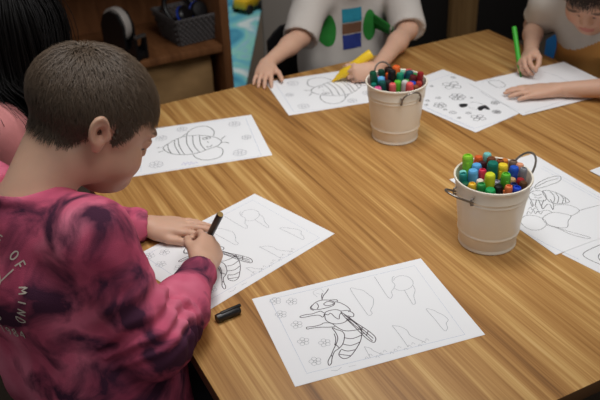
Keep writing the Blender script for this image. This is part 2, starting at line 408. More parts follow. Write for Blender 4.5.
BEE=[[[80.6,108.0],[91.0,121.5],[108.2,136.5],[126.5,146.6],[147.9,147.1],[173.1,139.2],[194.9,123.5],[204.8,106.2],[206.0,96.2],[197.7,82.2],[185.9,75.5],[167.0,68.3],[152.0,62.0],[134.1,59.2],[114.9,63.2],[96.3,73.5],[84.4,90.4],[80.6,108.0]],
 [[92.2,120.7],[90.8,98.9],[94.4,77.2]],
 [[108.5,135.5],[106.6,106.4],[111.1,66.5]],
 [[117.6,140.6],[115.4,103.3],[120.0,63.3]],
 [[136.7,146.7],[132.8,108.0],[138.4,63.2]],
 [[150.3,145.6],[145.9,99.6],[152.9,62.2]],
 [[165.2,142.7],[161.0,100.8],[166.0,68.1]],
 [[137.3,148.9],[145.0,170.0],[163.2,185.2],[181.4,186.1],[194.2,174.5],[199.4,150.0],[193.7,129.4]],
 [[137.3,58.9],[141.3,40.3],[154.9,24.8],[173.0,21.6],[191.9,28.7],[200.8,49.1],[200.4,65.3],[192.0,75.8]],
 [[169.2,124.1],[174.5,128.3],[178.1,120.9],[172.7,117.7],[169.2,124.1]],
 [[178.0,126.0],[183.5,129.2],[186.9,122.8],[181.7,118.6],[178.0,126.0]],
 [[171.4,85.7],[175.0,78.3],[180.5,81.5],[184.1,88.4]],
 [[176.2,106.1],[179.2,101.7]],
 [[207.8,106.8],[214.1,115.4],[220.1,120.7]],
 [[206.0,91.1],[214.5,89.9],[220.1,82.9]],
 [[67.4,112.3],[78.8,111.7]],
 [[67.2,89.8],[78.7,93.3]],
 [[128.3,148.0],[134.6,156.5],[142.6,162.3]]]
BEEFL=[[82.4,156.5,12],[250.5,174.4,13],[262.6,99.2,10],[234.0,32.7,14],[57.2,36.5,14],[132.4,185.7,11]]
SCRIB=[[[107.8,15.7],[114.0,29.3],[114.5,13.0],[121.3,28.8],[123.9,12.0],[129.7,27.6],[130.9,12.5],[139.0,22.4],[140.4,11.4]],
 [[110.6,21.4],[123.9,21.2],[141.1,17.7]]]
BEEFR=[[[31.0,134.1],[24.6,17.1]],
 [[280.5,196.2],[274.6,5.7]],
 [[44.8,216.9],[277.2,197.5]],
 [[24.6,2.8],[273.4,6.4]]]
WASP=[[[193.0,85.0],[201.0,65.0],[204.0,41.0],[200.0,20.0],[190.0,23.0],[183.0,36.0],[182.0,55.0],[182.0,76.0],[184.0,90.0],[193.0,85.0]],
 [[189.0,86.0],[195.0,54.0],[193.0,27.0]],
 [[171.0,86.0],[163.0,72.0],[146.0,67.0],[124.0,67.0],[116.0,73.0],[120.0,90.0],[130.0,100.0],[145.0,99.0],[171.0,86.0]],
 [[163.0,75.0],[145.0,81.0],[129.0,97.0]],
 [[154.0,70.0],[138.0,77.0],[124.0,93.0]],
 [[143.0,67.0],[131.0,72.0],[119.0,86.0]],
 [[132.0,67.0],[118.0,78.0]],
 [[146.0,106.0],[131.0,124.0],[122.0,129.0],[130.0,112.0],[126.0,108.0],[111.0,116.0],[123.0,103.0],[142.0,94.0]],
 [[123.0,129.0],[135.0,123.0],[151.0,114.0]],
 [[175.0,116.0],[180.0,99.0],[170.0,87.0],[150.0,96.0],[142.0,109.0],[152.0,118.0],[161.0,125.0],[175.0,116.0]],
 [[161.0,125.0],[142.0,135.0],[139.0,140.0],[153.0,132.0]],
 [[152.0,118.0],[137.0,134.0],[131.0,134.0]],
 [[183.0,107.0],[192.0,91.0],[183.0,91.0]],
 [[175.0,108.0],[165.0,107.0],[163.0,96.0]],
 [[162.0,114.0],[156.0,110.0],[155.0,102.0]]]
COMB=[[[99.0,150.0],[104.0,123.0],[89.0,107.0],[78.0,103.0],[69.0,118.0],[54.0,135.0],[65.0,151.0],[81.0,157.0],[99.0,150.0]],
 [[122.0,102.0],[109.0,80.0],[85.0,76.0],[78.0,103.0]],
 [[104.0,123.0],[115.0,126.0],[119.0,147.0]],
 [[111.0,191.0],[120.0,171.0],[109.0,156.0],[92.0,152.0],[78.0,161.0],[72.0,179.0],[78.0,193.0],[93.0,197.0],[111.0,191.0]],
 [[77.0,160.0],[60.0,151.0],[35.0,145.0],[11.0,131.0],[12.0,124.0],[40.0,140.0],[64.0,151.0]],
 [[85.0,76.0],[83.0,54.0],[80.0,31.0]],
 [[121.0,168.0],[129.0,158.0],[121.0,158.0],[127.0,147.0],[116.0,152.0],[122.0,141.0],[111.0,145.0],[116.0,135.0]],
 [[135.0,153.0],[138.0,144.0],[129.0,148.0],[132.0,138.0],[123.0,139.0]]]
F7=[[[246.0,19.0],[89.0,11.0]],
 [[241.0,27.0],[82.0,18.0]],
 [[73.0,207.0],[35.0,202.0],[-29.0,186.0]]]
FL5=[[151.0,211.0,24],[110.0,154.5,19],[45.0,149.3,15],[60.4,45.8,17],[114.0,38.9,10],[150.0,73.9,10]]
CI5=[[38.4,102.7,8],[62.1,77.0,6],[190.4,242.4,6],[42.9,187.3,5],[23.7,171.6,4],[28.0,74.1,4],[130.8,129.3,3],[37.5,125.3,4],[73.3,181.7,6],[111.7,240.7,4]]
BL5=[[[81.8,123.2],[92.3,119.2],[96.9,111.2],[86.4,104.0],[77.4,104.7],[72.6,111.6],[81.8,123.2]],
 [[104.1,84.4],[115.9,82.3],[123.4,78.8],[113.3,57.3],[107.2,62.5],[106.5,69.8],[92.6,66.2],[92.5,76.4],[104.1,84.4]]]
B5=[[[107.3,112.3],[118.7,108.2],[121.9,92.3],[113.7,75.6]],
 [[86.7,99.9],[88.0,85.4],[93.3,75.3]]]
F5=[[[13.5,171.4],[13.7,18.8]],
 [[11.0,163.7],[9.6,13.5]],
 [[10.2,16.4],[118.0,-5.6]],
 [[121.6,266.3],[208.7,259.3],[216.6,186.6]],
 [[121.6,266.3],[19.0,179.5]]]
P8L=[[[70.8,182.7],[24.4,185.4],[21.0,150.3]],
 [[48.3,168.0],[38.4,165.0],[30.5,156.5]],
 [[9.2,229.5],[86.4,222.3]]]
P6L=[[[46.8,195.7],[72.2,189.0],[67.0,154.7],[46.0,153.6],[42.2,168.4],[46.8,195.7]],
 [[-5.2,156.9],[-5.7,107.9],[7.7,24.4]],
 [[49.0,77.7],[107.2,74.7],[133.5,32.0]],
 [[27.7,197.7],[167.9,235.1],[242.8,240.0]],
 [[12.6,8.7],[169.1,21.9]],
 [[178.5,205.6],[208.5,167.1],[215.1,98.4]]]
MARK_B=[["lime green",-0.0226,0.0423,0.009,0.742],["orange",-0.0079,0.0498,0.0067,0.722],["pale cyan",-0.037,0.0343,0.0067,0.722],["teal",-0.0451,0.0227,0.0067,0.722],["rust orange",0.0069,0.0493,0.0074,0.728],["sky blue",-0.0158,0.0254,0.0084,0.732],["light blue",-0.0314,0.0148,0.0084,0.727],["dark green",-0.0496,0.0094,0.0067,0.716],["yellow",-0.0471,-0.0045,0.0067,0.72],["green",-0.037,-0.0152,0.0074,0.715],["cream",-0.0281,-0.0007,0.0067,0.714],["raspberry red",-0.017,0.0082,0.0067,0.732],["dark maroon",0.0039,0.0348,0.0067,0.722],["aqua",0.0217,0.0448,0.0074,0.73],["deep teal",-0.0008,0.0033,0.0094,0.736],["brown",0.018,0.0294,0.0077,0.73],["chestnut brown",0.0259,0.0165,0.0067,0.728],["bright green",-0.0308,-0.0309,0.0087,0.718],["yellow green",-0.0201,-0.0148,0.0087,0.735],["golden yellow",0.0181,-0.0006,0.0087,0.73],["grass green",0.0021,-0.0279,0.008,0.728],["blue",0.0344,-0.01,0.008,0.726],["amber",0.0395,0.0205,0.0067,0.722],["taupe",0.0489,0.0091,0.0074,0.724],["peach",0.0501,-0.0058,0.0067,0.725],["dark brown",0.0346,0.0055,0.0067,0.72],["tan",0.0229,-0.0203,0.0067,0.718],["navy blue",0.0167,-0.033,0.0067,0.715],["royal blue",0.0112,-0.0467,0.0074,0.717],["coral orange",-0.0031,-0.0427,0.0067,0.714],["black",-0.0139,-0.0307,0.0074,0.715],["grey",0.0464,-0.0198,0.0067,0.722],["coffee brown",0.0296,-0.0408,0.0067,0.716],["indigo",0.01,-0.0146,0.0067,0.718],["charcoal",-0.0007,0.0205,0.0067,0.712],["lavender grey",-0.004,-0.0133,0.0067,0.715],["dark red",0.0348,-0.0278,0.0067,0.714],["wine red",0.0119,0.0144,0.0067,0.71]]
MARK_A=[["dark green",-0.0431,0.0249,0.0074,0.735],["bottle green",-0.0072,0.0492,0.0074,0.722],["black",-0.0014,0.0164,0.0087,0.735],["orange",0.0158,0.0258,0.0087,0.735],["black brown",0.0102,0.0465,0.0094,0.73],["salmon pink",0.0451,0.0211,0.0074,0.728],["green",0.05,0.0072,0.0067,0.722],["dark red",0.0461,-0.0204,0.0067,0.728],["maroon",0.0328,-0.014,0.0074,0.728],["deep teal",-0.0492,0.0114,0.0067,0.72],["red brown",-0.0345,0.0369,0.0067,0.722],["rose pink",-0.0219,0.0447,0.0074,0.718],["bright orange",0.0009,0.0324,0.0067,0.718],["teal green",0.0142,0.0083,0.008,0.722],["navy blue",0.0267,0.0428,0.0067,0.72],["petrol blue",0.0344,0.0028,0.0087,0.724],["brown",0.05,-0.0069,0.0067,0.72],["coral",0.0002,-0.0491,0.008,0.725],["hot pink",-0.0489,-0.0041,0.008,0.715],["light blue",-0.0253,0.0221,0.0087,0.716],["dark teal",-0.0321,0.0058,0.008,0.716],["charcoal",-0.016,0.008,0.0074,0.716],["coral pink",-0.0146,-0.0075,0.0074,0.72],["grass green",0.0011,-0.003,0.008,0.714],["pale grey",0.0102,-0.0164,0.0074,0.714],["light green",0.0205,-0.0058,0.0067,0.716],["blue",0.0228,-0.0266,0.008,0.72],["chestnut brown",0.0156,-0.048,0.0067,0.714],["brick red",0.0283,-0.0418,0.0067,0.72],["indigo",0.0302,0.0185,0.0067,0.715],["mint green",0.0375,0.0338,0.0067,0.716],["purple",-0.0131,0.0328,0.0067,0.712],["wine red",0.0387,-0.0324,0.0067,0.712]]
SHEETS={'P1': (0.3507, 0.7486, -0.139), 'P2': (0.3032, 0.9625, 0.3131), 'P3': (0.3294, 1.4425, -0.2128), 'P7': (1.084, 0.81, 1.5708), 'P5': (1.045, 1.245, 0.1833), 'P6': (1.187, 1.258, -0.0524), 'P8': (0.9287, 0.6026, 0.2094), 'P4': (0.737, 1.536, -0.178)}
# ---------------------------------------------------------------- setting
TZ = .6
M_floor = mat('brown_carpet', srgb(96, 84, 72), .95, var=.25, vscale=220, bump=.3, bscale=500)
bm = bmesh.new(); box(bm, (.8, 2.2, -.05), (6.4, 6.4, .1)); struct(link('floor', bm, M_floor))
M_wall = mat('painted_wall', srgb(176, 170, 160), .9, var=.03)
bm = bmesh.new(); box(bm, (.8, 5.45, 1.5), (6.4, .1, 3.0)); struct(link('wall_back', bm, M_wall))
bm = bmesh.new(); box(bm, (4.05, 2.2, 1.5), (.1, 6.4, 3.0)); struct(link('wall_right', bm, M_wall))

# play rug: pale and deeper blues with whitish swirls
m = mat('rug_print', (1, 1, 1, 1), .95); nt = m.node_tree; b = nt.nodes['Principled BSDF']
tc = nt.nodes.new('ShaderNodeTexCoord'); n = nt.nodes.new('ShaderNodeTexNoise'); n.inputs['Scale'].default_value = 3.4; n.inputs['Detail'].default_value = 2.5; n.inputs['Distortion'].default_value = 1.2
nt.links.new(tc.outputs['Object'], n.inputs['Vector']); r = nt.nodes.new('ShaderNodeValToRGB'); nt.links.new(n.outputs['Fac'], r.inputs[0])
e = r.color_ramp.elements; e[0].position, e[0].color = .33, srgb(60, 140, 175); e[1].position, e[1].color = .70, srgb(225, 240, 240)
for p, c in ((.45, srgb(95, 180, 205)), (.52, srgb(120, 200, 215)), (.57, srgb(150, 220, 205)), (.63, srgb(150, 205, 220))):
    k = e.new(p); k.color = c
nt.links.new(r.outputs[0], b.inputs['Base Color']); M_rug = m
bm = bmesh.new(); box(bm, (0, 0, .004), (1.0, 1.9, .008), .003); rug = link('play_rug', bm, M_rug, loc=(1.24, 4.05, 0)); rug.rotation_euler = (0, 0, -.5)
tag(rug, 'pale blue and white patterned play rug on the floor beyond the shelf', 'rug')
M_yel = mat('yellow_plastic', srgb(235, 190, 40), .4)
M_pinkp = mat('pink_plastic', srgb(220, 140, 130), .5)
toy = empty('toy_truck', (1.70, 3.99, .008), 'small yellow and pink toy lying on the blue rug', 'toy', rz=.5)
bm = bmesh.new(); box(bm, (0, 0, .05), (.16, .09, .05), .012); link('body', bm, M_yel, toy)
bm = bmesh.new(); box(bm, (.03, 0, .10), (.075, .08, .055), .015); link('cab', bm, M_pinkp, toy)
for x in (-.05, .05):
    for y in (-.045, .045):
        bm = bmesh.new(); lathe(bm, [(.006, -.01), (.024, -.01), (.026, -.004), (.026, .004), (.024, .01), (.006, .01)], 20, 0, True, True, Matrix.Translation((x, y, .026)) @ Matrix.Rotation(math.pi/2, 4, 'X'))
        link('wheel', bm, mat('dark_rubber', srgb(40, 38, 36), .7), toy)

# grey cupboard beside the rug and the dark storage unit
M_grey = mat('grey_laminate', srgb(165, 158, 150), .6, var=.03)
cup = empty('grey_cupboard', (1.503, 2.834, 0), 'plain grey cupboard standing behind the child in the grey t-shirt', 'cupboard', rz=-.45)
bm = bmesh.new(); box(bm, (.0, .11, .50), (.44, .19, .90), .004); link('carcass', bm, M_grey, cup)
bm = bmesh.new(); box(bm, (.0, .11, .025), (.42, .17, .05), .002); link('plinth', bm, mat('dark_plinth', srgb(50, 48, 46), .7), cup)
for x in (-.11, .11):
    bm = bmesh.new(); box(bm, (x, .0, .50), (.215, .018, .885), .003); dd = link('door', bm, M_grey, cup)
    bm = bmesh.new(); tube(bm, [(x-.12*np.sign(x)-.0, -.009, .60), (x-.12*np.sign(x), -.03, .605), (x-.12*np.sign(x), -.03, .695), (x-.12*np.sign(x), -.009, .70)], .005, 8); hd = link('handle', bm, mat('steel', srgb(170, 170, 170), .3, 1), dd)
    hd['label'] = 'steel handle'
M_black = mat('black_board', srgb(26, 24, 24), .6, var=.1)
M_post = wood('post_wood', [(.3, srgb(105, 78, 48)), (.5, srgb(135, 104, 66)), (.7, srgb(158, 126, 84))], 30, 2, 'Z', .5)
su = empty('storage_unit', (2.245, 2.85, 0), 'tall storage unit with black panels and a light wood upright beyond the table corner', 'storage unit')
for x0, x1 in ((-.33, -.055), (.09, .62)):
    bm = bmesh.new(); box(bm, ((x0+x1)/2, .03, .36), (x1-x0, .03, .72), .003); link('panel', bm, M_black, su)
for x in (-.36, .0178, .65):
    bm = bmesh.new(); box(bm, (x, .19, .37), (.145 if abs(x) < .1 else .06, .40, .74), .004); link('upright', bm, M_post, su)
bm = bmesh.new(); box(bm, (.145, .19, .765), (1.08, .42, .04), .004); link('top', bm, M_post, su)
bm = bmesh.new(); box(bm, (.145, .38, .37), (1.0, .012, .73), .001); link('back_panel', bm, M_black, su)

# ---------------------------------------------------------------- cubby shelf with its things
M_shelf = wood('shelf_wood', [(.3, srgb(98, 60, 36)), (.5, srgb(126, 82, 50)), (.7, srgb(148, 100, 64))], 3, 26, 'X', .5)
sh = empty('cubby_shelf', (.45, 2.6, 0), 'brown wooden cubby shelf behind the children at the left', 'shelf')
for x in (-.48, .565):
    bm = bmesh.new(); box(bm, (x, .2, .40), (.032, .4, .80), .003); link('side_panel', bm, M_shelf, sh)
for z, nm in ((.06, 'bottom_board'), (.372, 'shelf_board'), (.785, 'top_board')):
    bm = bmesh.new(); box(bm, (.0425, .2, z), (1.011, .398, .026), .003); link(nm, bm, M_shelf, sh)
bm = bmesh.new(); box(bm, (.0425, .393, .42), (1.011, .010, .70), .001); link('back_board', bm, M_shelf, sh)
SZ = .386
# wire basket
M_wire = mat('dark_wicker', srgb(92, 88, 88), .6, var=.35, vscale=60)
bk = empty('storage_basket', (.925, 2.745, SZ), 'dark grey woven basket holding black things on the wooden shelf', 'basket', rz=.12)
bm = bmesh.new(); w0, w1, d0, d1, h = .070, .088, .075, .093, .085
box(bm, (0, 0, .004), (2*w0, 2*d0, .008), .002)
for lv in range(9):
    t = lv/8; a, c, z = w0+(w1-w0)*t, d0+(d1-d0)*t, .006+h*t
    per = []
    n = 18
    for sx, sy, ex, ey in ((-a, -c, a, -c), (a, -c, a, c), (a, c, -a, c), (-a, c, -a, -c)):
        for i in range(n):
            x, y = sx+(ex-sx)*i/n, sy+(ey-sy)*i/n; nn = Vector((ey-sy, sx-ex, 0)).normalized()*(.0038*(1 if (i+lv) % 2 else -1))
            per.append((x+nn.x, y+nn.y, z))
    tube(bm, per, .0052, 6, True)
link('woven_body', bm, M_wire, bk)
bm = bmesh.new(); tube(bm, [(-w1-.003, -d1-.003, .098), (w1+.003, -d1-.003, .098), (w1+.003, d1+.003, .098), (-w1-.003, d1+.003, .098)], .006, 8, True); link('rim', bm, M_wire, bk)
M_blk = mat('black_plastic', srgb(22, 21, 23), .35, spec=.5)
M_blue = mat('blue_plastic', srgb(35, 70, 190), .4)
g = empty('headphones', (.925, 2.75, SZ+.012), 'black headphones with blue trim lying in the woven basket', 'headphones', rz=.35)
for i, (x, y, rz) in enumerate(((-.035, -.035, .3), (.035, -.03, -.2))):
    Mx = Matrix.Translation((x, y, .085)) @ Matrix.Rotation(rz, 4, 'Z') @ Matrix.Rotation(math.radians(65), 4, 'X')
    bm = bmesh.new(); lathe(bm, [(.004, -.016), (.026, -.016), (.033, -.008), (.033, .006), (.026, .014), (.006, .016)], 28, 0, True, True, Mx); cp = link('ear_cup', bm, M_blk, g)
    bm = bmesh.new(); lathe(bm, [(.0325, -.009), (.0345, -.008), (.0345, -.003), (.0325, -.002)], 28, 0, False, False, Mx); bl = link('trim_ring', bm, M_blue, cp); bl['label'] = 'blue trim ring'
bm = bmesh.new(); tube(bm, [(.062*math.cos(a), .035+.035*math.sin(a), .09+.05*math.sin(a)) for a in np.linspace(-.5, math.pi+.5, 22)], .009, 10); link('headband', bm, M_blk, g)
g2 = empty('cable_coil', (.91, 2.765, SZ+.012), 'coil of black cable lying at the bottom of the woven basket', 'cable')
bm = bmesh.new(); tube(bm, [((.045+.004*math.sin(i))*math.cos(i*.4), (.045+.003*math.cos(i*1.7))*math.sin(i*.4), .006+.0007*i) for i in range(60)], .004, 6); link('cord', bm, M_blk, g2)
# tape dispenser
td = empty('tape_dispenser', (.672, 2.685, SZ), 'black desk tape dispenser with a grey roll of tape on the wooden shelf', 'tape dispenser', rz=-1.15)
bm = bmesh.new()
prof = [(-.085, .0), (.085, .0), (.085, .075), (.070, .080), (.060, .045), (.030, .030), (.028, .11), (.005, .150), (-.035, .158), (-.070, .140), (-.088, .10)]
for y in (-.025, .017):
    a = [bm.verts.new((x, y, z)) for x, z in prof]; c = [bm.verts.new((x, y+.010, z)) for x, z in prof]
    bm.faces.new(a); bm.faces.new(c[::-1])
    for i in range(len(prof)): bm.faces.new((a[i], c[i], c[(i+1) % len(prof)], a[(i+1) % len(prof)])[::-1])
box(bm, (0, .001, .014), (.165, .045, .026), .003); bmesh.ops.recalc_face_normals(bm, faces=bm.faces)
link('housing', bm, M_blk, td)
Mx = Matrix.Translation((-.03, .001, .105)) @ Matrix.Rotation(math.pi/2, 4, 'X')
bm = bmesh.new(); lathe(bm, [(.038, -.013), (.060, -.013), (.0610, -.011), (.0610, .011), (.060, .013), (.038, .013), (.038, -.013)], 40, 0, M=Mx); tp = link('tape_roll', bm, mat('grey_tape', srgb(185, 178, 172), .35), td); tp['label'] = 'grey roll of tape'
bm = bmesh.new(); lathe(bm, [(.006, -.014), (.037, -.014), (.037, .014), (.006, .014)], 32, 0, True, True, Mx); link('hub', bm, M_blk, tp)
bm = bmesh.new(); box(bm, (.082, .001, .084), (.012, .046, .012), .002); link('cutter', bm, mat('steel_blade', srgb(160, 160, 160), .3, .9), td)['label'] = 'steel cutter blade'
# brown paper bag in the lower compartment
M_kraft = mat('kraft_paper', srgb(164, 128, 84), .8, var=.25, vscale=14, bump=1.0, bscale=22)
bm = bmesh.new(); box(bm, (0, 0, .135), (.34, .26, .27), .004)
bmesh.ops.subdivide_edges(bm, edges=bm.edges, cuts=9, use_grid_fill=True)
for v in bm.verts:
    p = v.co*9; k = noise.noise(p); k2 = abs(noise.noise(p*.6+Vector((3, 1, 2))))
    if v.co.z > .005: v.co += Vector((0, -1, 0))*(.024*k+.028*k2)*(1 if v.co.y < 0 else -1)+Vector((0, 0, .008*k))*(v.co.z > .2)
bag = link('paper_bag', bm, M_kraft, loc=(.80, 2.785, .074)); tag(bag, 'creased brown kraft paper bag in the lower shelf compartment', 'bag')

# ---------------------------------------------------------------- table
X0, X1, Y0, Y1 = .25, 1.486, .556, 1.755
tb = empty('activity_table', ((X0+X1)/2, (Y0+Y1)/2, 0), 'square wood-grain table the children sit around', 'table')
M_table = wood('oak_laminate', [(.32, srgb(112, 74, 36)), (.41, srgb(146, 101, 52)), (.46, srgb(168, 121, 66)), (.52, srgb(182, 136, 78)), (.58, srgb(202, 160, 98)), (.68, srgb(220, 184, 126))], 30, 1.1, 'Y', .45, .5)
M_edge = mat('brown_edge_band', srgb(98, 66, 38), .5, var=.1)
M_leg = mat('dark_steel', srgb(45, 43, 42), .4, .6)
bm = bmesh.new(); vs = box(bm, (0, 0, TZ-.0125), (X1-X0, Y1-Y0, .025), .0025)
for f in bm.faces: f.material_index = 0 if abs(f.normal.z) > .5 else 1
bm.normal_update()
for f in bm.faces: f.material_index = 0 if f.normal.z > .5 else 1
link('tabletop', bm, [M_table, M_edge], tb)
for sx in (-1, 1):
    for sy in (-1, 1):
        bm = bmesh.new(); lathe(bm, [(.019, 0), (.022, .004), (.022, .575)], 20, 0, True, True, Matrix.Translation((sx*(X1-X0-.13)/2, sy*(Y1-Y0-.13)/2, 0))); link('leg', bm, M_leg, tb)
bm = bmesh.new()
for sx in (-1, 1):
    box(bm, (sx*(X1-X0-.13)/2, 0, .555), (.022, Y1-Y0-.17, .04)); box(bm, (0, sx*(Y1-Y0-.13)/2, .555), (X1-X0-.17, .022, .04))
link('apron', bm, M_leg, tb)

# ---------------------------------------------------------------- colouring sheets
M_paper = mat('white_paper', srgb(236, 237, 240), .75, var=.008, vscale=8)
INK = {'dark': mat('purple_ink', srgb(62, 46, 56), .7), 'mid': mat('grey_ink', srgb(88, 88, 94), .7), 'light': mat('pale_grey_ink', srgb(158, 160, 168), .7),
       'frame': mat('pale_blue_ink', srgb(168, 180, 204), .7), 'black': mat('black_ink', srgb(34, 33, 36), .7), 'scrib': mat('lilac_ink', srgb(176, 172, 214), .7)}
INKS = list(INK)
def ribbon(bm, pts, w, z, mi, smooth=True):
    P = catmull(pts) if smooth else [np.array(p, float) for p in pts]
    P = [p for i, p in enumerate(P) if i == 0 or np.linalg.norm(p-P[i-1]) > .05]
    if len(P) < 2: return
    row = []
    for i, p in enumerate(P):
        t = P[min(i+1, len(P)-1)]-P[max(i-1, 0)]; t = t/max(np.linalg.norm(t), 1e-9); n = np.array((-t[1], t[0]))*w/2
        row.append([bm.verts.new(((p+n)[0]/1000, (p+n)[1]/1000, z)), bm.verts.new(((p-n)[0]/1000, (p-n)[1]/1000, z))])
    for a, b in zip(row, row[1:]):
        f = bm.faces.new((a[0], a[1], b[1], b[0])); f.material_index = mi+1
def circ(c, r, n=14, sx=1., sy=1.): return [(c[0]+r*sx*math.cos(2*math.pi*i/n), c[1]+r*sy*math.sin(2*math.pi*i/n)) for i in range(n+1)]
def petal_flower(bm, c, r, n, w, z, mi):
    ribbon(bm, circ(c, r*.24), w, z, mi)
    for i in range(n):
        a = 2*math.pi*i/n+.3; ribbon(bm, circ((c[0]+r*.62*math.cos(a), c[1]+r*.62*math.sin(a)), r*.38, 10), w, z, mi)
def sheet(name, key, label, art, L=.297, Wd=.21, z=TZ, curl=0.):
    x, y, th = SHEETS[key]; bm = bmesh.new(); t = .0004
    nx, ny = 24, 16; rows = []
    for lv in (0, 1):
        rows.append([[bm.verts.new((L*i/nx, Wd*j/ny, t*lv)) for j in range(ny+1)] for i in range(nx+1)])
    for i in range(nx):
        for j in range(ny):
            a, b_ = rows[0], rows[1]
            bm.faces.new((a[i][j], a[i][j+1], a[i+1][j+1], a[i+1][j])); bm.faces.new((b_[i][j], b_[i+1][j], b_[i+1][j+1], b_[i][j+1]))
    for i in range(nx):
        for j in (0, ny):
            q = (rows[0][i][j], rows[0][i+1][j], rows[1][i+1][j], rows[1][i][j]); bm.faces.new(q if j == 0 else q[::-1])
    for j in range(ny):
        for i in (0, nx):
            q = (rows[0][i][j], rows[1][i][j], rows[1][i][j+1], rows[0][i][j+1]); bm.faces.new(q if i == 0 else q[::-1])
    art(bm, t+.00012)
    if curl:
        for v in bm.verts:
            u, w_ = v.co.x/L-.5, v.co.y/Wd-.5; v.co.z += curl*max(0, abs(u)*2-.55)**2*(.6+w_)*4*.5
    o = link(name, bm, [M_paper]+[INK[k] for k in INKS], loc=(x, y, z+.0002)); o.rotation_euler = (0, 0, th)
    tag(o, label, 'paper', 'colouring sheets on the table'); return o
I = INKS.index
def art_hornet(bm, z):
    for l in HORNET: ribbon(bm, l, 1.25, z+.00006, I('dark'))
    for l in CLOUDS: ribbon(bm, l, .7, z, I('light'))
    for l in FRAME: ribbon(bm, l, .6, z, I('frame'), False)
    for x, y, r in FLOWERS: petal_flower(bm, (x, y), r, 5, .55, z, I('light'))
    for i in range(14):
        a = (112+i*7.5, 16+4*math.sin(i*2.1)); ribbon(bm, [a, (a[0]+3, a[1]+4), (a[0]+5, a[1]-1)], .5, z, I('light'))
    for q in ([(98, 176), (96, 190), (110, 194), (112, 184)], [(100, 186), (105, 180)], [(58, 12), (66, 9), (74, 13)], [(84, 10), (95, 9)]): ribbon(bm, q, .5, z, I('light'))
def art_bee(bm, z, flip=False, w=1.45):
    f = (lambda l: [(297-a, 210-b) for a, b in l]) if flip else (lambda l: l)
    for l in BEE: ribbon(bm, f(l), w*(1.1 if flip else 1), z+.00006, I('mid' if flip else 'black'))
    for l in BEEFR: ribbon(bm, f(l), .6, z, I('frame'))
    for x, y, r in BEEFL:
        (x, y), = f([(x, y)]); petal_flower(bm, (x, y), r, 6, .6, z, I('light')); ribbon(bm, circ((x, y), r*1.05), .5, z, I('light'))
    if not flip:
        for l in SCRIB: ribbon(bm, l, .7, z, I('scrib'))
def art_wasp(bm, z):
    for l in WASP: ribbon(bm, l, 1.1, z+.00006, I('black'))
    for l in COMB: ribbon(bm, l, .9, z, I('mid'))
    for l in F7: ribbon(bm, l, .6, z, I('frame'))
def art_flowers(bm, z):
    for k, (x, y, r) in enumerate(FL5): petal_flower(bm, (x, y), r, (4, 6, 5)[k % 3], 1.5, z, I('mid'))
    for x, y, r in CI5:
        ribbon(bm, circ((x, y), r), 1.1, z, I('mid')); ribbon(bm, circ((x, y), r*.45), 1.1, z, I('mid'))
    for l in BL5:
        P = catmull(l, 3); vs = [bm.verts.new((p[0]/1000, p[1]/1000, z+.00006)) for p in P[:-1]]
        try:
            f_ = bm.faces.new(vs); f_.material_index = I('black')+1
            f_.normal_update()
            if f_.normal.z < 0: f_.normal_flip()
        except ValueError: pass
    for l in B5: ribbon(bm, l, 1., z, I('mid'))
    for l in F5: ribbon(bm, l, .7, z, I('frame'), False)
def art_lines(lines, ink, w):
    def f(bm, z):
        for l in lines: ribbon(bm, l, w, z, I(ink))
    return f
def art_line6(bm, z):
    for i, l in enumerate(P6L): ribbon(bm, l, 1.2 if i == 0 else .7, z, I('black' if i == 0 else 'light'))
def art_blank(bm, z): ribbon(bm, [(18, 16), (18, 194), (279, 194), (279, 16), (18, 16)], .6, z, I('frame'), False)
sheet('coloring_sheet', 'P1', 'white sheet with a large line-drawn hornet, lying alone nearest the front', art_hornet)
sheet('coloring_sheet', 'P2', 'white hornet sheet under the hands of the boy in the tie-dye shirt', art_hornet)
sheet('coloring_sheet', 'P3', 'white sheet with a smiling cartoon bee in front of the tie-dye boy\'s face', art_bee)
sheet('coloring_sheet', 'P4', 'white cartoon bee sheet being coloured by the child in the grey t-shirt', lambda bm, z: art_bee(bm, z, True))
sheet('coloring_sheet', 'P7', 'white sheet with a wasp on honeycomb behind the nearer bucket', art_wasp, z=TZ+.0008)
sheet('coloring_sheet', 'P8', 'white sheet half off the frame at the right, partly under the wasp sheet', art_lines(P8L, 'black', 1.1))
SHEETS['P5'] = (1.045, 1.245, SHEETS['P5'][2]); sheet('coloring_sheet', 'P5', 'white sheet covered in line-drawn flowers right of the farther bucket', art_flowers, L=.21, Wd=.297, z=TZ+.0008)
sheet('coloring_sheet', 'P6', 'white sheet under the hands of the child holding the green marker', art_line6, L=.29, Wd=.21, z=TZ+.0016)
SHEETS['P9'] = (1.142, .995-.21, .06); sheet('coloring_sheet', 'P9', 'white sheet just entering the frame at the right edge, blank corner showing', art_blank, z=TZ+.0016)

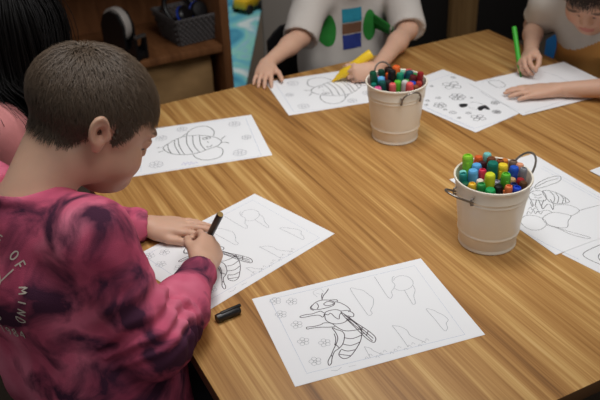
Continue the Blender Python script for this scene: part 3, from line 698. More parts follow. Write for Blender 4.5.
# ---------------------------------------------------------------- buckets
M_cream = mat('cream_enamel', srgb(238, 230, 214), .35, var=.03, vscale=40, bump=.05, bscale=30, spec=.45)
M_wireh = mat('dull_wire', srgb(130, 124, 118), .35, .8)
def bucket(x, y, label, handles):
    b = empty('bucket', (x, y, TZ+.0006), label, 'bucket', 'cream buckets of markers')
    H = .127; r0, r1 = .0482, .0628
    rr = lambda z: r0+(r1-r0)*z/H
    prof = [(.004, .006), (r0-.004, .006), (r0-.003, .001), (r0-.0005, 0), (r0+.0012, .001), (r0+.0012, .004), (r0, .006)]
    prof += [(rr(.026), .026), (rr(.028)+.0012, .028), (rr(.030)+.0012, .030), (rr(.032), .032), (rr(.094), .094), (rr(.0955)+.0010, .0955), (rr(.097)+.0010, .097), (rr(.0985), .0985), (rr(.1015), .1015), (rr(.103)+.001, .103), (rr(.1045)+.001, .1045), (rr(.106), .106)]
    prof += [(rr(H)-.0003, H-.003), (r1+.0018, H-.002), (r1+.0024, H), (r1+.0018, H+.0018), (r1, H+.0022), (r1-.0013, H+.0012), (r1-.0015, H-.002), (rr(.03)-.0016, .03), (r0-.0016, .008), (.004, .008)]
    bm = bmesh.new(); pr = []
    for a, c in zip(prof, prof[1:]):
        pr.append(a); l = math.hypot(c[0]-a[0], c[1]-a[1])
        if l > .02: pr += [(a[0]+(c[0]-a[0])*t, a[1]+(c[1]-a[1])*t) for t in (.03, .5, .97)]
    lathe(bm, pr+[prof[-1]], 72, 0, True, True); link('pail', bm, M_cream, b)
    for ang, lean, rad in handles:
        a = math.radians(ang); out = Vector((math.cos(a), math.sin(a), 0)); tan = Vector((-out.y, out.x, 0)); zl = .108
        base = out*(rr(zl)+.0035)+Vector((0, 0, zl)); d = (out*math.sin(lean)+Vector((0, 0, 1))*math.cos(lean))
        hw = .0215; pts = []
        for s in np.linspace(-1, 1, 25):
            q = math.pi*(s+1)/2; pts.append(base+tan*(-hw*math.cos(q))+d*(rad*math.sin(q)**.8))
        for sg in (-1, 1):
            pass
        lug = base; bm = bmesh.new(); tube(bm, [pts[0]-d*.004]+pts+[pts[-1]-d*.004], .0019, 8); hd = link('handle', bm, M_wireh, b); hd['label'] = 'grey wire handle'
        for sg in (-1, 1):
            c = out*(rr(zl)-.0012)+tan*(sg*hw)+Vector((0, 0, zl)); bm = bmesh.new()
            tube(bm, [c+Vector((0, 0, .006))+out*.0, c+out*.0045+Vector((0, 0, .005)), c+out*.0062, c+out*.0045-Vector((0, 0, .006)), c-Vector((0, 0, .0068))], .0017, 8); link('lug', bm, M_wireh, b)
    return b
BB = bucket(.805, .905, 'cream metal bucket of markers nearer the front, beside the wasp sheet', ((183, 1.05, .036), (8, .75, .042)))
BA = bucket(.889, 1.325, 'cream metal bucket of markers farther back, before the grey t-shirt child', ((-95, .30, .020), (80, .55, .036)))

# ---------------------------------------------------------------- markers
NAMED = {'lime green': (140, 205, 50), 'orange': (225, 105, 45), 'pale cyan': (125, 200, 195), 'teal': (30, 130, 125), 'rust orange': (215, 95, 40), 'sky blue': (90, 165, 220), 'light blue': (95, 170, 220),
 'dark green': (10, 85, 60), 'yellow': (235, 190, 50), 'green': (40, 140, 70), 'cream': (225, 215, 200), 'raspberry red': (205, 50, 80), 'dark maroon': (60, 22, 30), 'aqua': (120, 195, 190), 'deep teal': (12, 110, 95),
 'brown': (110, 62, 36), 'chestnut brown': (130, 72, 40), 'bright green': (20, 150, 80), 'yellow green': (205, 215, 45), 'golden yellow': (235, 205, 50), 'grass green': (90, 180, 50), 'blue': (35, 85, 190), 'amber': (205, 120, 45),
 'taupe': (120, 100, 85), 'peach': (225, 155, 120), 'dark brown': (62, 40, 28), 'tan': (190, 155, 105), 'navy blue': (22, 38, 90), 'royal blue': (25, 65, 190), 'coral orange': (225, 120, 70), 'black': (20, 18, 20), 'grey': (135, 135, 140),
 'coffee brown': (85, 55, 30), 'indigo': (40, 40, 90), 'charcoal': (46, 40, 42), 'lavender grey': (165, 160, 180), 'dark red': (150, 32, 38), 'wine red': (95, 20, 35), 'bottle green': (10, 65, 50), 'black brown': (40, 26, 20), 'salmon pink': (225, 105, 105),
 'maroon': (100, 32, 36), 'red brown': (140, 60, 45), 'rose pink': (215, 110, 140), 'bright orange': (230, 100, 40), 'teal green': (20, 130, 100), 'petrol blue': (18, 75, 85), 'coral': (225, 85, 85), 'hot pink': (215, 95, 150),
 'dark teal': (10, 80, 75), 'coral pink': (230, 110, 110), 'pale grey': (200, 198, 195), 'light green': (120, 190, 110), 'brick red': (165, 55, 45), 'mint green': (130, 195, 165), 'purple': (105, 55, 120)}
MK = {}
def mk_mat(c):
    if c not in MK: MK[c] = mat('ink_'+c.replace(' ', '_'), srgb(*NAMED[c]), .38, spec=.45)
    return MK[c]
M_barrel = {}
def marker_parts(root, r, L, cm, bmaterial, plug=True):
    """local z along the marker, cap uppermost"""
    rb = r*.78; bm = bmesh.new(); lathe(bm, [(.0015, 0), (rb*.72, 0), (rb*.9, .003), (rb, .010), (rb, L*.62)], 18, 0, True, True); link('barrel', bm, bmaterial, root)
    bm = bmesh.new(); z0 = L*.60
    lathe(bm, [(rb*1.02, z0), (r, z0+.002), (r, L-.006), (r*.95, L-.0025), (r*.80, L-.0005), (r*.55, L)]+([(r*.52, L-.0025), (.0008, L-.0025)] if random.random() < .35 else [(.0008, L+.0002)]), 18, 0, True, True)
    ang = random.uniform(0, 6.28); bm2 = Matrix.Rotation(ang, 4, 'Z')
    vs = box(bm, (r+.0006, 0, L*.80), (.0018, r*.5, L*.26), .0004); bmesh.ops.transform(bm, matrix=bm2, verts=vs)
    link('cap', bm, cm, root)
M_white_b = mat('white_barrel', srgb(215, 212, 205), .4)
def where(x, y):
    c = x*RR.x+y*RR.y; f = x*.44-(-y)*.9                                   # picture right and away from the viewer
    r = math.hypot(x, y)
    if r < .018: return 'at the centre'
    a = math.degrees(math.atan2(f, c)) % 360
    w = ('right', 'back right', 'back', 'back left', 'left', 'front left', 'front', 'front right')[int(((a+22.5) % 360)//45)]
    return ('by the %s rim' if r > .040 else 'towards the %s') % w
def fill(MARKS, b, which):
    for cn, x, y, r, top in MARKS:
        zb = .0095+TZ; B0 = Vector((b.location.x+x*.77, b.location.y+y*.77, zb)); T0 = Vector((b.location.x+x, b.location.y+y, top+.008+random.random()*.010)); L = (T0-B0).length
        o = empty('marker', B0, '%s felt marker standing %s of the %s bucket' % (cn, where(x, y), which), 'marker', 'markers in the buckets')
        o.rotation_mode = 'QUATERNION'; o.rotation_quaternion = Vector((0, 0, 1)).rotation_difference(T0-B0)
        marker_parts(o, r, L, mk_mat(cn), mk_mat(cn))
fill(MARK_B, BB, 'nearer'); fill(MARK_A, BA, 'farther')
# black cap lying alone
cp = empty('cap', (.330, .9330, TZ+.0072), 'loose black marker cap with a clip lying on the bare table near the front', 'marker cap'); cp.rotation_euler = (math.radians(90), 0, math.radians(90+6))
bm = bmesh.new(); lathe(bm, [(.0035, -.021), (.0065, -.021), (.0070, -.019), (.0072, .014), (.0062, .019), (.0045, .020), (.0005, .020)], 22, 0, True, True); link('tube', bm, M_blk, cp)
bm = bmesh.new(); box(bm, (0, .0080, .004), (.0042, .0022, .034), .0006); box(bm, (0, .0070, .0205), (.0042, .004, .003), .0006); link('clip', bm, M_blk, cp)
# ---------------------------------------------------------------- people
M_skin = attr_mat('skin', .48, sss=.12)
SKIN = np.array(srgb(208, 166, 142)[:3]); LIP = np.array(srgb(196, 110, 104)[:3]); BLUSH = np.array(srgb(214, 140, 122)[:3])
def hair_zone(q):
    """head-local points -> 1 where hair grows"""
    x = q[:, 0]
    zl = np.interp(x, [-.11, -.085, -.060, -.034, -.022, -.008, .010, .014, .030, .042, .060, .085, .11], [-.014, -.018, -.020, -.016, .010, .044, .040, -.002, .012, .040, .052, .068, .075])
    return q[:, 2] > zl
def paint_body(o, sk, R, haircol, scalp=True):
    n = len(o.data.vertices); V = np.empty(n*3, np.float32); o.data.vertices.foreach_get('co', V); V = V.reshape(-1, 3)
    C = np.tile(SKIN*np.array(sk.get('tone', (1, 1, 1))), (n, 1)); q = ((V-np.array(sk['H']))@R)/sk.get('hs', 1.)
    hd = np.linalg.norm(q-np.array((0, 0, .02)), axis=1) < .14
    def blend(w, col): C[:] = C*(1-w[:, None])+col*w[:, None]
    for y in (-1, 1):
        blend(hd*np.clip(1-np.linalg.norm((q-np.array((.068, y*.036, -.028)))/.026, axis=1), 0, 1)*.7, BLUSH)
        blend(hd*np.clip(1.3-np.linalg.norm((q-np.array((-.004, y*.084, .002)))/np.array((.022, .02, .030)), axis=1), 0, 1)*.35, BLUSH)
        a = (q-np.array((.082, y*.030, -.0035)))/np.array((.016, .017, .0022)); blend(hd*(np.linalg.norm(a, axis=1) < 1)*1., np.array((.03, .02, .015)))
        a = (q-np.array((.080, y*.029, .0245)))/np.array((.020, .019, .0040)); blend(hd*(np.linalg.norm(a, axis=1) < 1)*.8, np.array(haircol))
    a = (q-np.array((.090, 0, -.0475)))/np.array((.014, .019, .0085)); blend(hd*(np.linalg.norm(a, axis=1) < 1)*.8, LIP)
    if scalp:
        z = hair_zone(q) & hd & (np.abs(q[:, 1]) < .0755) & ~((q[:, 0] > -.036) & (q[:, 0] < .012) & (q[:, 2] < .052) & (np.abs(q[:, 1]) > .069)); blend(z*1., np.array(haircol))
    set_tint(o, C)
def project_out(P, ops, off):
    d = combine(P.astype(np.float32), ops); e = .0015
    g = np.stack([combine((P+np.eye(3)[a]*e).astype(np.float32), ops)-combine((P-np.eye(3)[a]*e).astype(np.float32), ops) for a in range(3)], 1)/(2*e)
    g /= np.maximum(np.linalg.norm(g, axis=1, keepdims=True), 1e-6)
    return P+g*np.maximum(off-d, 0)[:, None], g
def strands(name, parent, H, R, s, n, lenf, flow, m, seg=5, width=.0011, lift=.3, zone=hair_zone, collide=None, jitter=.25, nape=None):
    rng = np.random.default_rng(11)
    ops = [q for q in head_ops((0, 0, 0), np.eye(3), 1.)][:3]
    if nape is not None: ops.append(cone(NP((-.030, 0, -.030)), NP(nape), .0465, .0475, .02))
    u = rng.normal(size=(n*3, 3)); u /= np.linalg.norm(u, axis=1, keepdims=True); c = np.array((-.005, 0, .03)); lo = np.zeros(len(u)); hi = np.full(len(u), .16)
    for _ in range(22):
        mid = (lo+hi)/2; d = combine((c+u*mid[:, None]).astype(np.float32), ops); hi = np.where(d > 0, mid, hi); lo = np.where(d > 0, lo, mid)
    p = c+u*lo[:, None]; p = p[zone(p)][:n]; n = len(p)
    allops = ops if collide is None else ops+collide
    _, g = project_out(p, ops, 0); L = lenf(p)*rng.uniform(.75, 1.15, n); jit = rng.normal(size=(n, 3))*jitter; lf = lift*rng.uniform(.2, 1.3, n)*(1 if collide is not None else np.interp(p[:, 2], [-.03, .0, .09], [.05, .3, 1])); layer = rng.uniform(.0005, .007, n)*(1 if collide is not None else np.interp(p[:, 2], [-.04, .03], [.3, 1]))
    pts = [p-g*.002]; gs = [g]
    for i in range(seg):
        t = flow(p, i/seg)+jit; t = t-g*(t*g).sum(1, keepdims=True)*(1 if collide is None else .8); t /= np.maximum(np.linalg.norm(t, axis=1, keepdims=True), 1e-6)
        a = (lf*(1-i/seg))[:, None]; p = p+(t*np.cos(a)+g*np.sin(a))*(L/seg)[:, None]
        p, g = project_out(p, allops, layer*min(1, (i+1)/2)); pts.append(p); gs.append(g)
    P = np.stack(pts, 1); G = np.stack(gs, 1); T = np.gradient(P, axis=1); Sd = np.cross(T, G); Sd /= np.maximum(np.linalg.norm(Sd, axis=2, keepdims=True), 1e-9)
    w = width*np.linspace(1, .25, seg+1)[None, :, None]; A = P-Sd*w/2; B = P+Sd*w/2; Cc = P+G*w*.35
    V = np.stack([A, Cc, B], 2).reshape(-1, 3)                                  # every lock is a small roof-shaped ribbon
    base = (np.arange(n)*(seg+1)*3)[:, None, None]; k = (np.arange(seg)*3)[None, :, None]
    f1 = base+k+np.array([0, 1, 4, 3]); f2 = base+k+np.array([1, 2, 5, 4]); F = np.concatenate([f1.reshape(-1, 4), f2.reshape(-1, 4)])
    Vw = np.array(H)+(V*s)@np.asarray(R).T
    return link_np(name, Vw, F, m, parent)
def flow_short(p, t):
    v = p-np.array((-.055, .006, .112)); v[:, 0] += np.where(p[:, 0] > 0, .04, .0); v[:, 2] -= .03+.05*t; return v/np.maximum(np.linalg.norm(v, axis=1, keepdims=True), 1e-6)
def len_short(p): return np.interp(p[:, 2], [-.06, .0, .03, .07, .12], [.012, .016, .022, .034, .034])*np.where(p[:, 0] > .05, 1.2, 1)*np.where((np.abs(p[:, 1]) > .045) & (p[:, 0] > .0) & (p[:, 2] < .065), .55, 1)
def hair_mat(name, col, var=.35):
    m = mat(name, srgb(*col), .5, var=var, vscale=160, spec=.5 if col[0] > 30 else .12); return m

def make_person(sk, label, res, haircol):
    root = empty('person', (sk['PV'][0], sk['PV'][1], 0), label, 'person')
    ops, R, hands = body(sk); V, Q = polygonise(ops, res); V = relax(V, Q, 1, .35)
    bo = link_np('body', V-np.array(root.location), Q, M_skin, root)
    bo.data.transform(Matrix.Translation(root.location)); paint_body(bo, sk, R, haircol); bo.data.transform(Matrix.Translation(-root.location))
    lo, sh = legs_ops(sk); V, Q = polygonise(lo, .008); V = relax(V, Q, 2)
    link_np('trousers', V-np.array(root.location), Q, mat('trouser_cloth', srgb(*sk.get('trousers', (40, 42, 52))), .9, var=.1), root)
    for q in sh:
        V, Q = polygonise(q, .005); link_np('shoe', V-np.array(root.location), Q, mat('shoe_cloth', srgb(70, 70, 76), .7), root)
    return root, R, hands
def garment(sk, sleeve, grow=0., hem=-.05, neck=.049, back=(0, 0, 0)):
    P = {k: np.array(v, float) for k, v in sk.items() if k in ('N', 'RS', 'LS', 'PV', 'RE', 'LE', 'RW', 'LW', 'H')}
    d = unit((sk['d'][0], sk['d'][1], 0)); lat = np.array((-d[1], d[0], 0)); up = unit(P['N']-P['PV']); o = []
    ch = P['PV']+(P['N']-P['PV'])*.72
    for q in (-1, 1):
        o += [cone(P['PV']+lat*.052*q+np.array((0, 0, hem+.06)), P['PV']+(P['N']-P['PV'])*.35+lat*.052*q, .094+grow, .088+grow, .05),
              cone(P['PV']+(P['N']-P['PV'])*.35+lat*.052*q, ch+lat*.048*q+np.array(back), .088+grow, .076+grow, .05)]
    o += [cone(P['N']-up*.035, P['RS'], .050+grow, .050+grow, .04), cone(P['N']-up*.035, P['LS'], .050+grow, .050+grow, .04), cone(ch+np.array(back)*1.3, P['N']-up*.03, .070+grow, .050+grow, .05)]
    hb = P['H']+rot_ypr(*sk['hrot'])@np.array((-.030, 0, -.030)); na = unit(unit(hb-P['N'])+.9*up)
    z = na; x = unit(np.cross(lat, z)); Rm = np.stack([x, np.cross(z, x), z], 1)
    for A in ('R', 'L'):
        S, E, Wr = P[A+'S'], P[A+'E'], P[A+'W']
        if sleeve == 'long':
            cw = E+(Wr-E)*.90
            o += [cone(S, E, .050+grow, .043+grow, .03), cone(E, E+(Wr-E)*.4, .043+grow, .040+grow, .02), cone(E+(Wr-E)*.4, cw, .040+grow, .0285, .02)]
            ax = unit(Wr-E); yy = unit(np.cross(ax, (0, 0, 1))); o += [ring(cw-ax*.004, .0255, .0048, np.stack([np.cross(yy, ax), yy, ax], 1), 1., .006)]
            o += [cone(cw+ax*.031, cw+ax*.08, .0290, .0290, .002, 's')]
        else:
            e = S+(E-S)*sleeve; ax = unit(E-S); o += [cone(S, e, .050+grow, .047+grow, .03), half(e-ax*0, ax, 's', .003)] if False else [cone(S, e, .048+grow, .045+grow, .03)]
            o += [cone(e+ax*.060, e+ax*.12, .060+grow, .060+grow, .002, 's')]
    o += [cone(P['N']-na*.005, P['N']+na*.12, neck-.003, neck+.006, .004, 's'), ring(P['N']+na*.004, neck+.003, .0060, Rm, 1., .010)]
    o += [half((0, 0, P['PV'][2]+hem), (0, 0, -1), 's', .006)]
    return o, P
def cloth_mesh(ops, P, res, amp, freq, seed, elbows=True, extra=None):
    V, Q = polygonise(ops, res); V = relax(V, Q, 2, .4); Nn = vnormals(V, Q)
    dsp = amp*(.7*nz3(V*np.array((1, 1, .6)), freq, seed)+.5*nz3(V, freq*2.3, seed+4))
    if elbows:
        for A in ('R', 'L'):
            E, Wr, S = P[A+'E'], P[A+'W'], P[A+'S']
            for B_, ph in ((Wr, 0.), (S, 1.3)):
                ax = unit(B_-E); t = (V-E)@ax; rad = np.linalg.norm(V-E-t[:, None]*ax, axis=1)
                w = np.exp(-((t-.035)/.045)**2)*(rad < .07)
                wob = nz3(V, 16, seed+9)
                dsp += w*.0042*np.sin((t+.012*wob)/.0042+ph+1.5*wob)
    if extra is not None: dsp += extra(V)
    return V+Nn*dsp[:, None], Q

def pen(name, label, tip, top, r, colm, nib, tail=None, cat='marker', chunky=False):
    tip, top = Vector(tip), Vector(top); L = (top-tip).length
    o = empty(name, tip, label, cat); o.rotation_mode = 'QUATERNION'; o.rotation_quaternion = Vector((0, 0, 1)).rotation_difference(top-tip)
    bm = bmesh.new(); lathe(bm, [(r*.42, .014), (r*.62, .018), (r*.68, .026), (r, .031), (r*1.0, L-.004), (r*.92, L-.001), (r*.85, L)], 24, 0, True, tail is None); link('barrel', bm, colm, o)
    bm = bmesh.new(); lathe(bm, [(.0005, 0), (r*.22, .001), (r*.28, .006), (r*.40, .0142)], 16, 0, True, True); q = link('nib', bm, nib, o)
    if tail:
        bm = bmesh.new(); lathe(bm, [(r*.86, L-.0005), (r*.82, L+.0008), (.0004, L+.0008)], 24, 0, True, True); t = link('end_plug', bm, tail, o); t['label'] = 'gold end plug'
    return o

# --- boy in the tie-dye shirt
def hd(w, f, u, side, curl, thumb, s=1., splay=(.12, .03, -.06, -.16)): return dict(w=w, f=f, u=u, side=side, curl=curl, thumb=thumb, s=s, splay=splay)
boy = dict(N=(.090, 1.050, .822), RS=(.150, .950, .800), LS=(.030, 1.160, .800), PV=(.140, .965, .42), d=(.87, .5), RE=(.200, .872, .650), LE=(.120, 1.270, .655), RW=(.328, 1.024, .643), LW=(.298, 1.216, .620),
           H=(.199, 1.089, .897), hrot=(math.radians(2), math.radians(29), 0),
           RH=hd((.328, 1.024, .643), (.6, .8, .05), (.6, -.45, .65), 1, [(.6, .85, .4), (.8, 1.0, .5), (1.0, 1.15, .6), (1.05, 1.25, .6)], TH_GRIP, .93),
           LH=hd((.298, 1.216, .620), (.86, -.46, -.02), (0, 0, 1), -1, [(.06, .10, .08), (.05, .10, .08), (.06, .12, .08), (.08, .14, .1)], [(.88, .42, -.1), (.97, .15, -.1), (.98, .05, -.05)], .94, (.06, .01, -.05, -.12)))
HAIR_B = srgb(74, 58, 44)[:3]
root, R, hands = make_person(boy, 'person in a pink and black tie-dye long-sleeved shirt drawing with a black marker', .0026, HAIR_B)
strands('hair', root, np.array(boy['H'])-np.array(root.location), R, 1., 17000, len_short, flow_short, hair_mat('brown_hair', (90, 74, 59)), lift=.26, nape=R.T@(np.array(boy['N'])-np.array(boy['H'])))
# tie-dye cloth
m = mat('tie_dye_cloth', (1, 1, 1, 1), .92, bump=.25, bscale=700, spec=.15); nt = m.node_tree; b = nt.nodes['Principled BSDF']; Lk = nt.links
tc = nt.nodes.new('ShaderNodeTexCoord')
def nzn(s, d, dist, w=0):
    n = nt.nodes.new('ShaderNodeTexNoise'); n.inputs['Scale'].default_value = s; n.inputs['Detail'].default_value = d; n.inputs['Distortion'].default_value = dist
    mp = nt.nodes.new('ShaderNodeMapping'); mp.inputs['Location'].default_value = (w, w*.7, -w); Lk.new(tc.outputs['Object'], mp.inputs['Vector']); Lk.new(mp.outputs['Vector'], n.inputs['Vector']); return n.outputs['Fac']
r1 = nt.nodes.new('ShaderNodeValToRGB'); Lk.new(nzn(9, 3, .4, 3.1), r1.inputs[0]); e = r1.color_ramp.elements
e[0].position, e[0].color = .32, srgb(166, 66, 96); e[1].position, e[1].color = .68, srgb(226, 126, 152)
k = e.new(.5); k.color = srgb(206, 94, 124)
r2 = nt.nodes.new('ShaderNodeValToRGB'); Lk.new(nzn(13.5, 6, .6, 1.7), r2.inputs[0]); e = r2.color_ramp.elements
e[0].position, e[0].color = .465, (0, 0, 0, 1); e[1].position, e[1].color = .61, (1, 1, 1, 1)
mx = nt.nodes.new('ShaderNodeMix'); mx.data_type = 'RGBA'; Lk.new(r2.outputs[0], mx.inputs[0]); Lk.new(r1.outputs[0], mx.inputs[6]); mx.inputs[7].default_value = srgb(76, 42, 64)
Lk.new(mx.outputs[2], b.inputs['Base Color']); M_tie = m
ops, P = garment(boy, 'long', .002, hem=-.06, back=(-.012, -.007, 0))
ops.insert(4, cone((.155, .950, .38), (.140, .970, .53), .084, .078, .06))
V, Q = cloth_mesh(ops, P, .0042, .006, 11, 2.)
shirt = link_np('shirt', V-np.array(root.location), Q, M_tie, root)
bvh = BVHTree.FromPolygons([Vector(v) for v in V], [tuple(int(a) for a in q) for q in Q])
pen('marker', 'black marker with a gold end held in the tie-dye boy\'s fist', (.358, 1.12, .6012), (.376, 1.055, .707), .0058, M_blk, M_blk, mat('gold_plastic', srgb(150, 120, 60), .4))

# --- dark-haired girl in pink beside him
girl = dict(N=(.105, 1.555, .80), RS=(.105, 1.430, .765), LS=(.105, 1.680, .765), PV=(.06, 1.555, .42), d=(1, 0), RE=(.155, 1.40, .60), LE=(.155, 1.71, .60), RW=(.215, 1.50, .50), LW=(.215, 1.61, .50),
            H=(.150, 1.560, .905), hrot=(math.radians(-5), math.radians(22), 0), RH=hd((.215, 1.50, .50), (.5, .8, -.1), (.1, 0, 1), 1, FLAT*4, TH_FLAT), LH=hd((.215, 1.61, .50), (.5, -.8, -.1), (.1, 0, 1), -1, FLAT*4, TH_FLAT), trousers=(60, 60, 80))
HAIR_G = srgb(24, 20, 20)[:3]
groot, gR, _ = make_person(girl, 'person with long black hair and a dusty pink top, seated behind the tie-dye boy', .0045, HAIR_G)
ops, P = garment(girl, 'long', .0, hem=-.05); V, Q = cloth_mesh(ops, P, .006, .004, 9, 5., True)
link_np('shirt', V-np.array(groot.location), Q, mat('dusty_pink_cloth', srgb(214, 140, 140), .9, var=.06, vscale=20, bump=.15, bscale=500), groot)
gl = np.array(groot.location); HG = np.array(girl['H'])
# hair collides with the shoulders (in head coordinates)
def to_head(q):
    a = q[2]; return (q[0], 'c', (NP(gR.T@(a[0]-HG)), NP(gR.T@(a[1]-HG)), a[2]+.004, a[3]+.004), q[3])
sho = [to_head(q) for q in ops if q[0] == 'u' and q[1] == 'c'][4:7]
dn = gR.T@np.array((0, 0, -1.))
def flow_long(p, t):
    v = p-np.array((.0, 0, .125)); v /= np.maximum(np.linalg.norm(v, axis=1, keepdims=True), 1e-6); w = min(1, .25+1.4*t); v = v*(1-w)+dn*w; v[:, 1] += np.where(p[:, 0] > .06, np.sign(p[:, 1])*.5, 0); return v
def zone_long(q): return q[:, 2] > np.interp(q[:, 0], [-.1, -.03, .02, .05, .09], [-.04, -.02, .0, .05, .075])
strands('hair', groot, HG-gl, gR, 1.04, 9000, lambda p: np.full(len(p), .25), flow_long, hair_mat('black_hair', (12, 10, 10), .2), seg=9, width=.0034, lift=.25, zone=zone_long, collide=sho, jitter=.06)

# --- child in the grey t-shirt
midk = dict(N=(1.148, 1.965, .767), RS=(1.025, 1.950, .730), LS=(1.288, 1.940, .727), PV=(1.155, 1.985, .41), d=(-.05, -1), RE=(.940, 1.865, .650), LE=(1.222, 1.775, .643), RW=(.802, 1.788, .628), LW=(1.012, 1.606, .627),
            H=(1.12, 1.890, .862), hrot=(math.radians(-98), math.radians(30), 0),
            RH=hd((.802, 1.788, .628), (-.55, -.80, -.13), (-.1, -.1, 1), 1, [(.10, .30, .2), (.08, .30, .2), (.1, .3, .2), (.12, .3, .2)], TH_FLAT, .85),
            LH=hd((1.012, 1.606, .627), (-.92, .28, .02), (-.25, -.75, .6), -1, [(.5, .8, .4), (.7, .95, .5), (.85, 1.1, .6), (.9, 1.2, .6)], TH_GRIP, .84), trousers=(30, 34, 48), arm=.92)
HAIR_M = srgb(70, 52, 38)[:3]
mroot, mR, _ = make_person(midk, 'person in a grey t-shirt with a printed chest, colouring with a thick yellow marker', .0032, HAIR_M)
strands('hair', mroot, np.array(midk['H'])-np.array(mroot.location), mR, 1., 3500, len_short, flow_short, hair_mat('dark_brown_hair', (70, 52, 38)), width=.0022)
ops, P = garment(midk, .95, .004, hem=-.05)
V, Q = cloth_mesh(ops, P, .005, .006, 9, 8., False)
link_np('t_shirt', V-np.array(mroot.location), Q, mat('grey_marl_cloth', srgb(196, 190, 184), .92, var=.07, vscale=300, bump=.15, bscale=600, spec=.15), mroot)
MV = BVHTree.FromPolygons([Vector(v) for v in V], [tuple(int(a) for a in q) for q in Q])
pen('marker', 'thick yellow marker held by the child in the grey t-shirt', (.917, 1.654, .6012), (1.012, 1.622, .668), .0118, mat('yellow_marker', srgb(240, 200, 40), .4), mat('yellow_nib', srgb(225, 180, 30), .8))

# --- child with the green marker
gk = dict(N=(1.580, 1.430, .745), RS=(1.535, 1.565, .722), LS=(1.640, 1.335, .715), PV=(1.705, 1.455, .41), d=(-.8, -.6), RE=(1.535, 1.625, .640), LE=(1.460, 1.175, .640), RW=(1.385, 1.468, .640), LW=(1.312, 1.300, .620),
          H=(1.495, 1.390, .812), hrot=(math.radians(212), math.radians(40), 0),
          RH=hd((1.385, 1.468, .640), (-.86, -.50, -.05), (-.3, .6, .7), 1, [(.5, .8, .4), (.65, .95, .5), (.75, 1.1, .6), (.8, 1.2, .6)], TH_GRIP, .88),
          LH=hd((1.312, 1.300, .620), (-.88, .46, -.03), (0, 0, 1), -1, [(.06, .10, .08)]*4, TH_FLAT, .92), arm=.9, trousers=(50, 60, 80))
HAIR_K = srgb(46, 34, 28)[:3]
kroot, kR, _ = make_person(gk, 'person in a white and mustard t-shirt bent over a sheet, holding a green marker', .0032, HAIR_K)
strands('hair', kroot, np.array(gk['H'])-np.array(kroot.location), kR, 1., 7000, len_short, flow_short, hair_mat('dark_hair', (48, 36, 30)), width=.0017)
ops, P = garment(gk, .62, .003, hem=-.05)
V, Q = cloth_mesh(ops, P, .005, .005, 9, 3., False)
M_wt = mat('white_cloth', srgb(212, 208, 200), .92, var=.04, vscale=40, bump=.15, bscale=600, spec=.15); M_mus = mat('mustard_cloth', srgb(206, 150, 84), .92, var=.06, vscale=40, spec=.15)
ts = link_np('t_shirt', V-np.array(kroot.location), Q, M_wt, kroot); ts.data.materials.append(M_mus)
for p in ts.data.polygons:
    c = p.center+kroot.location
    if c.z < .640+.35*(1.48-c.y)+.02*math.sin(c.y*25) and c.z < .70: p.material_index = 1
pen('marker', 'slim green marker held upright by the child in the white and mustard t-shirt', (1.327, 1.429, .6030), (1.364, 1.514, .70), .0060, mat('green_marker', srgb(60, 175, 50), .4), mat('green_nib', srgb(40, 140, 40), .8))

# ---------------------------------------------------------------- lettering and prints on shirts (strokes laid on the cloth)
GL = {'S': [[(.9, .85), (.5, 1), (.1, .8), (.3, .55), (.75, .42), (.9, .2), (.5, 0), (.08, .15)]], 'T': [[(0, 1), (1, 1)], [(.5, 1), (.5, 0)]], 'A': [[(0, 0), (.5, 1), (1, 0)], [(.2, .38), (.8, .38)]],
      'E': [[(.9, 1), (.1, 1), (.1, 0), (.9, 0)], [(.1, .52), (.75, .52)]], 'O': [[(.5, 1), (.1, .75), (.1, .25), (.5, 0), (.9, .25), (.9, .75), (.5, 1)]], 'F': [[(.9, 1), (.1, 1), (.1, 0)], [(.1, .52), (.75, .52)]],
      'M': [[(0, 0), (.1, 1), (.5, .35), (.9, 1), (1, 0)]], 'I': [[(.5, 0), (.5, 1)]], 'N': [[(.1, 0), (.1, 1), (.9, 0), (.9, 1)]], 'D': [[(.1, 0), (.1, 1), (.6, .9), (.9, .5), (.6, .1), (.1, 0)]], 'Y': [[(0, 1), (.5, .5), (1, 1)], [(.5, .5), (.4, 0)]],
      '1': [[(.25, .8), (.5, 1), (.5, 0)]], '9': [[(.85, .7), (.5, .5), (.15, .72), (.5, 1), (.85, .8), (.8, .3), (.45, 0)]], '8': [[(.5, .52), (.15, .78), (.5, 1), (.85, .78), (.5, .52), (.1, .25), (.5, 0), (.9, .25), (.5, .52)]], '4': [[(.75, 0), (.75, 1), (.1, .3), (.95, .3)]], '.': [[(.4, .4), (.6, .4)]]}
def surf_strokes(strokes, origin, X, Y, tree, off, w):
    """strokes in metres in the plane (origin, X, Y) laid onto the cloth along the plane normal"""
    bm = bmesh.new(); X, Y = Vector(X).normalized(), Vector(Y); Y = (Y-X*Y.dot(X)).normalized(); Zn = X.cross(Y)
    for st, smooth in strokes:
        P = catmull(st, 5) if smooth else [np.array(p) for p in st]
        Pf = []
        for a, c in zip(P, P[1:]):
            k = max(1, int(np.linalg.norm(c-a)/.003)); Pf += [a+(c-a)*i/k for i in range(k)]
        Pf.append(P[-1]); row = []
        for i, p in enumerate(Pf):
            t = Pf[min(i+1, len(Pf)-1)]-Pf[max(i-1, 0)]; t = t/max(np.linalg.norm(t), 1e-9); nn = np.array((-t[1], t[0]))*w/2; pr = []
            for q in (p+nn, p-nn):
                o = Vector(origin)+X*q[0]+Y*q[1]+Zn*.25; h = tree.ray_cast(o, -Zn, .5)
                pr.append(h[0]+Zn*off if h[0] is not None else None)
            row.append(pr)
        for a, c in zip(row, row[1:]):
            if None in a or None in c: continue
            vs = [bm.verts.new(x) for x in (a[0], a[1], c[1], c[0])]; bm.faces.new(vs)
    bmesh.ops.remove_doubles(bm, verts=bm.verts, dist=1e-5); bmesh.ops.recalc_face_normals(bm, faces=bm.faces); return bm
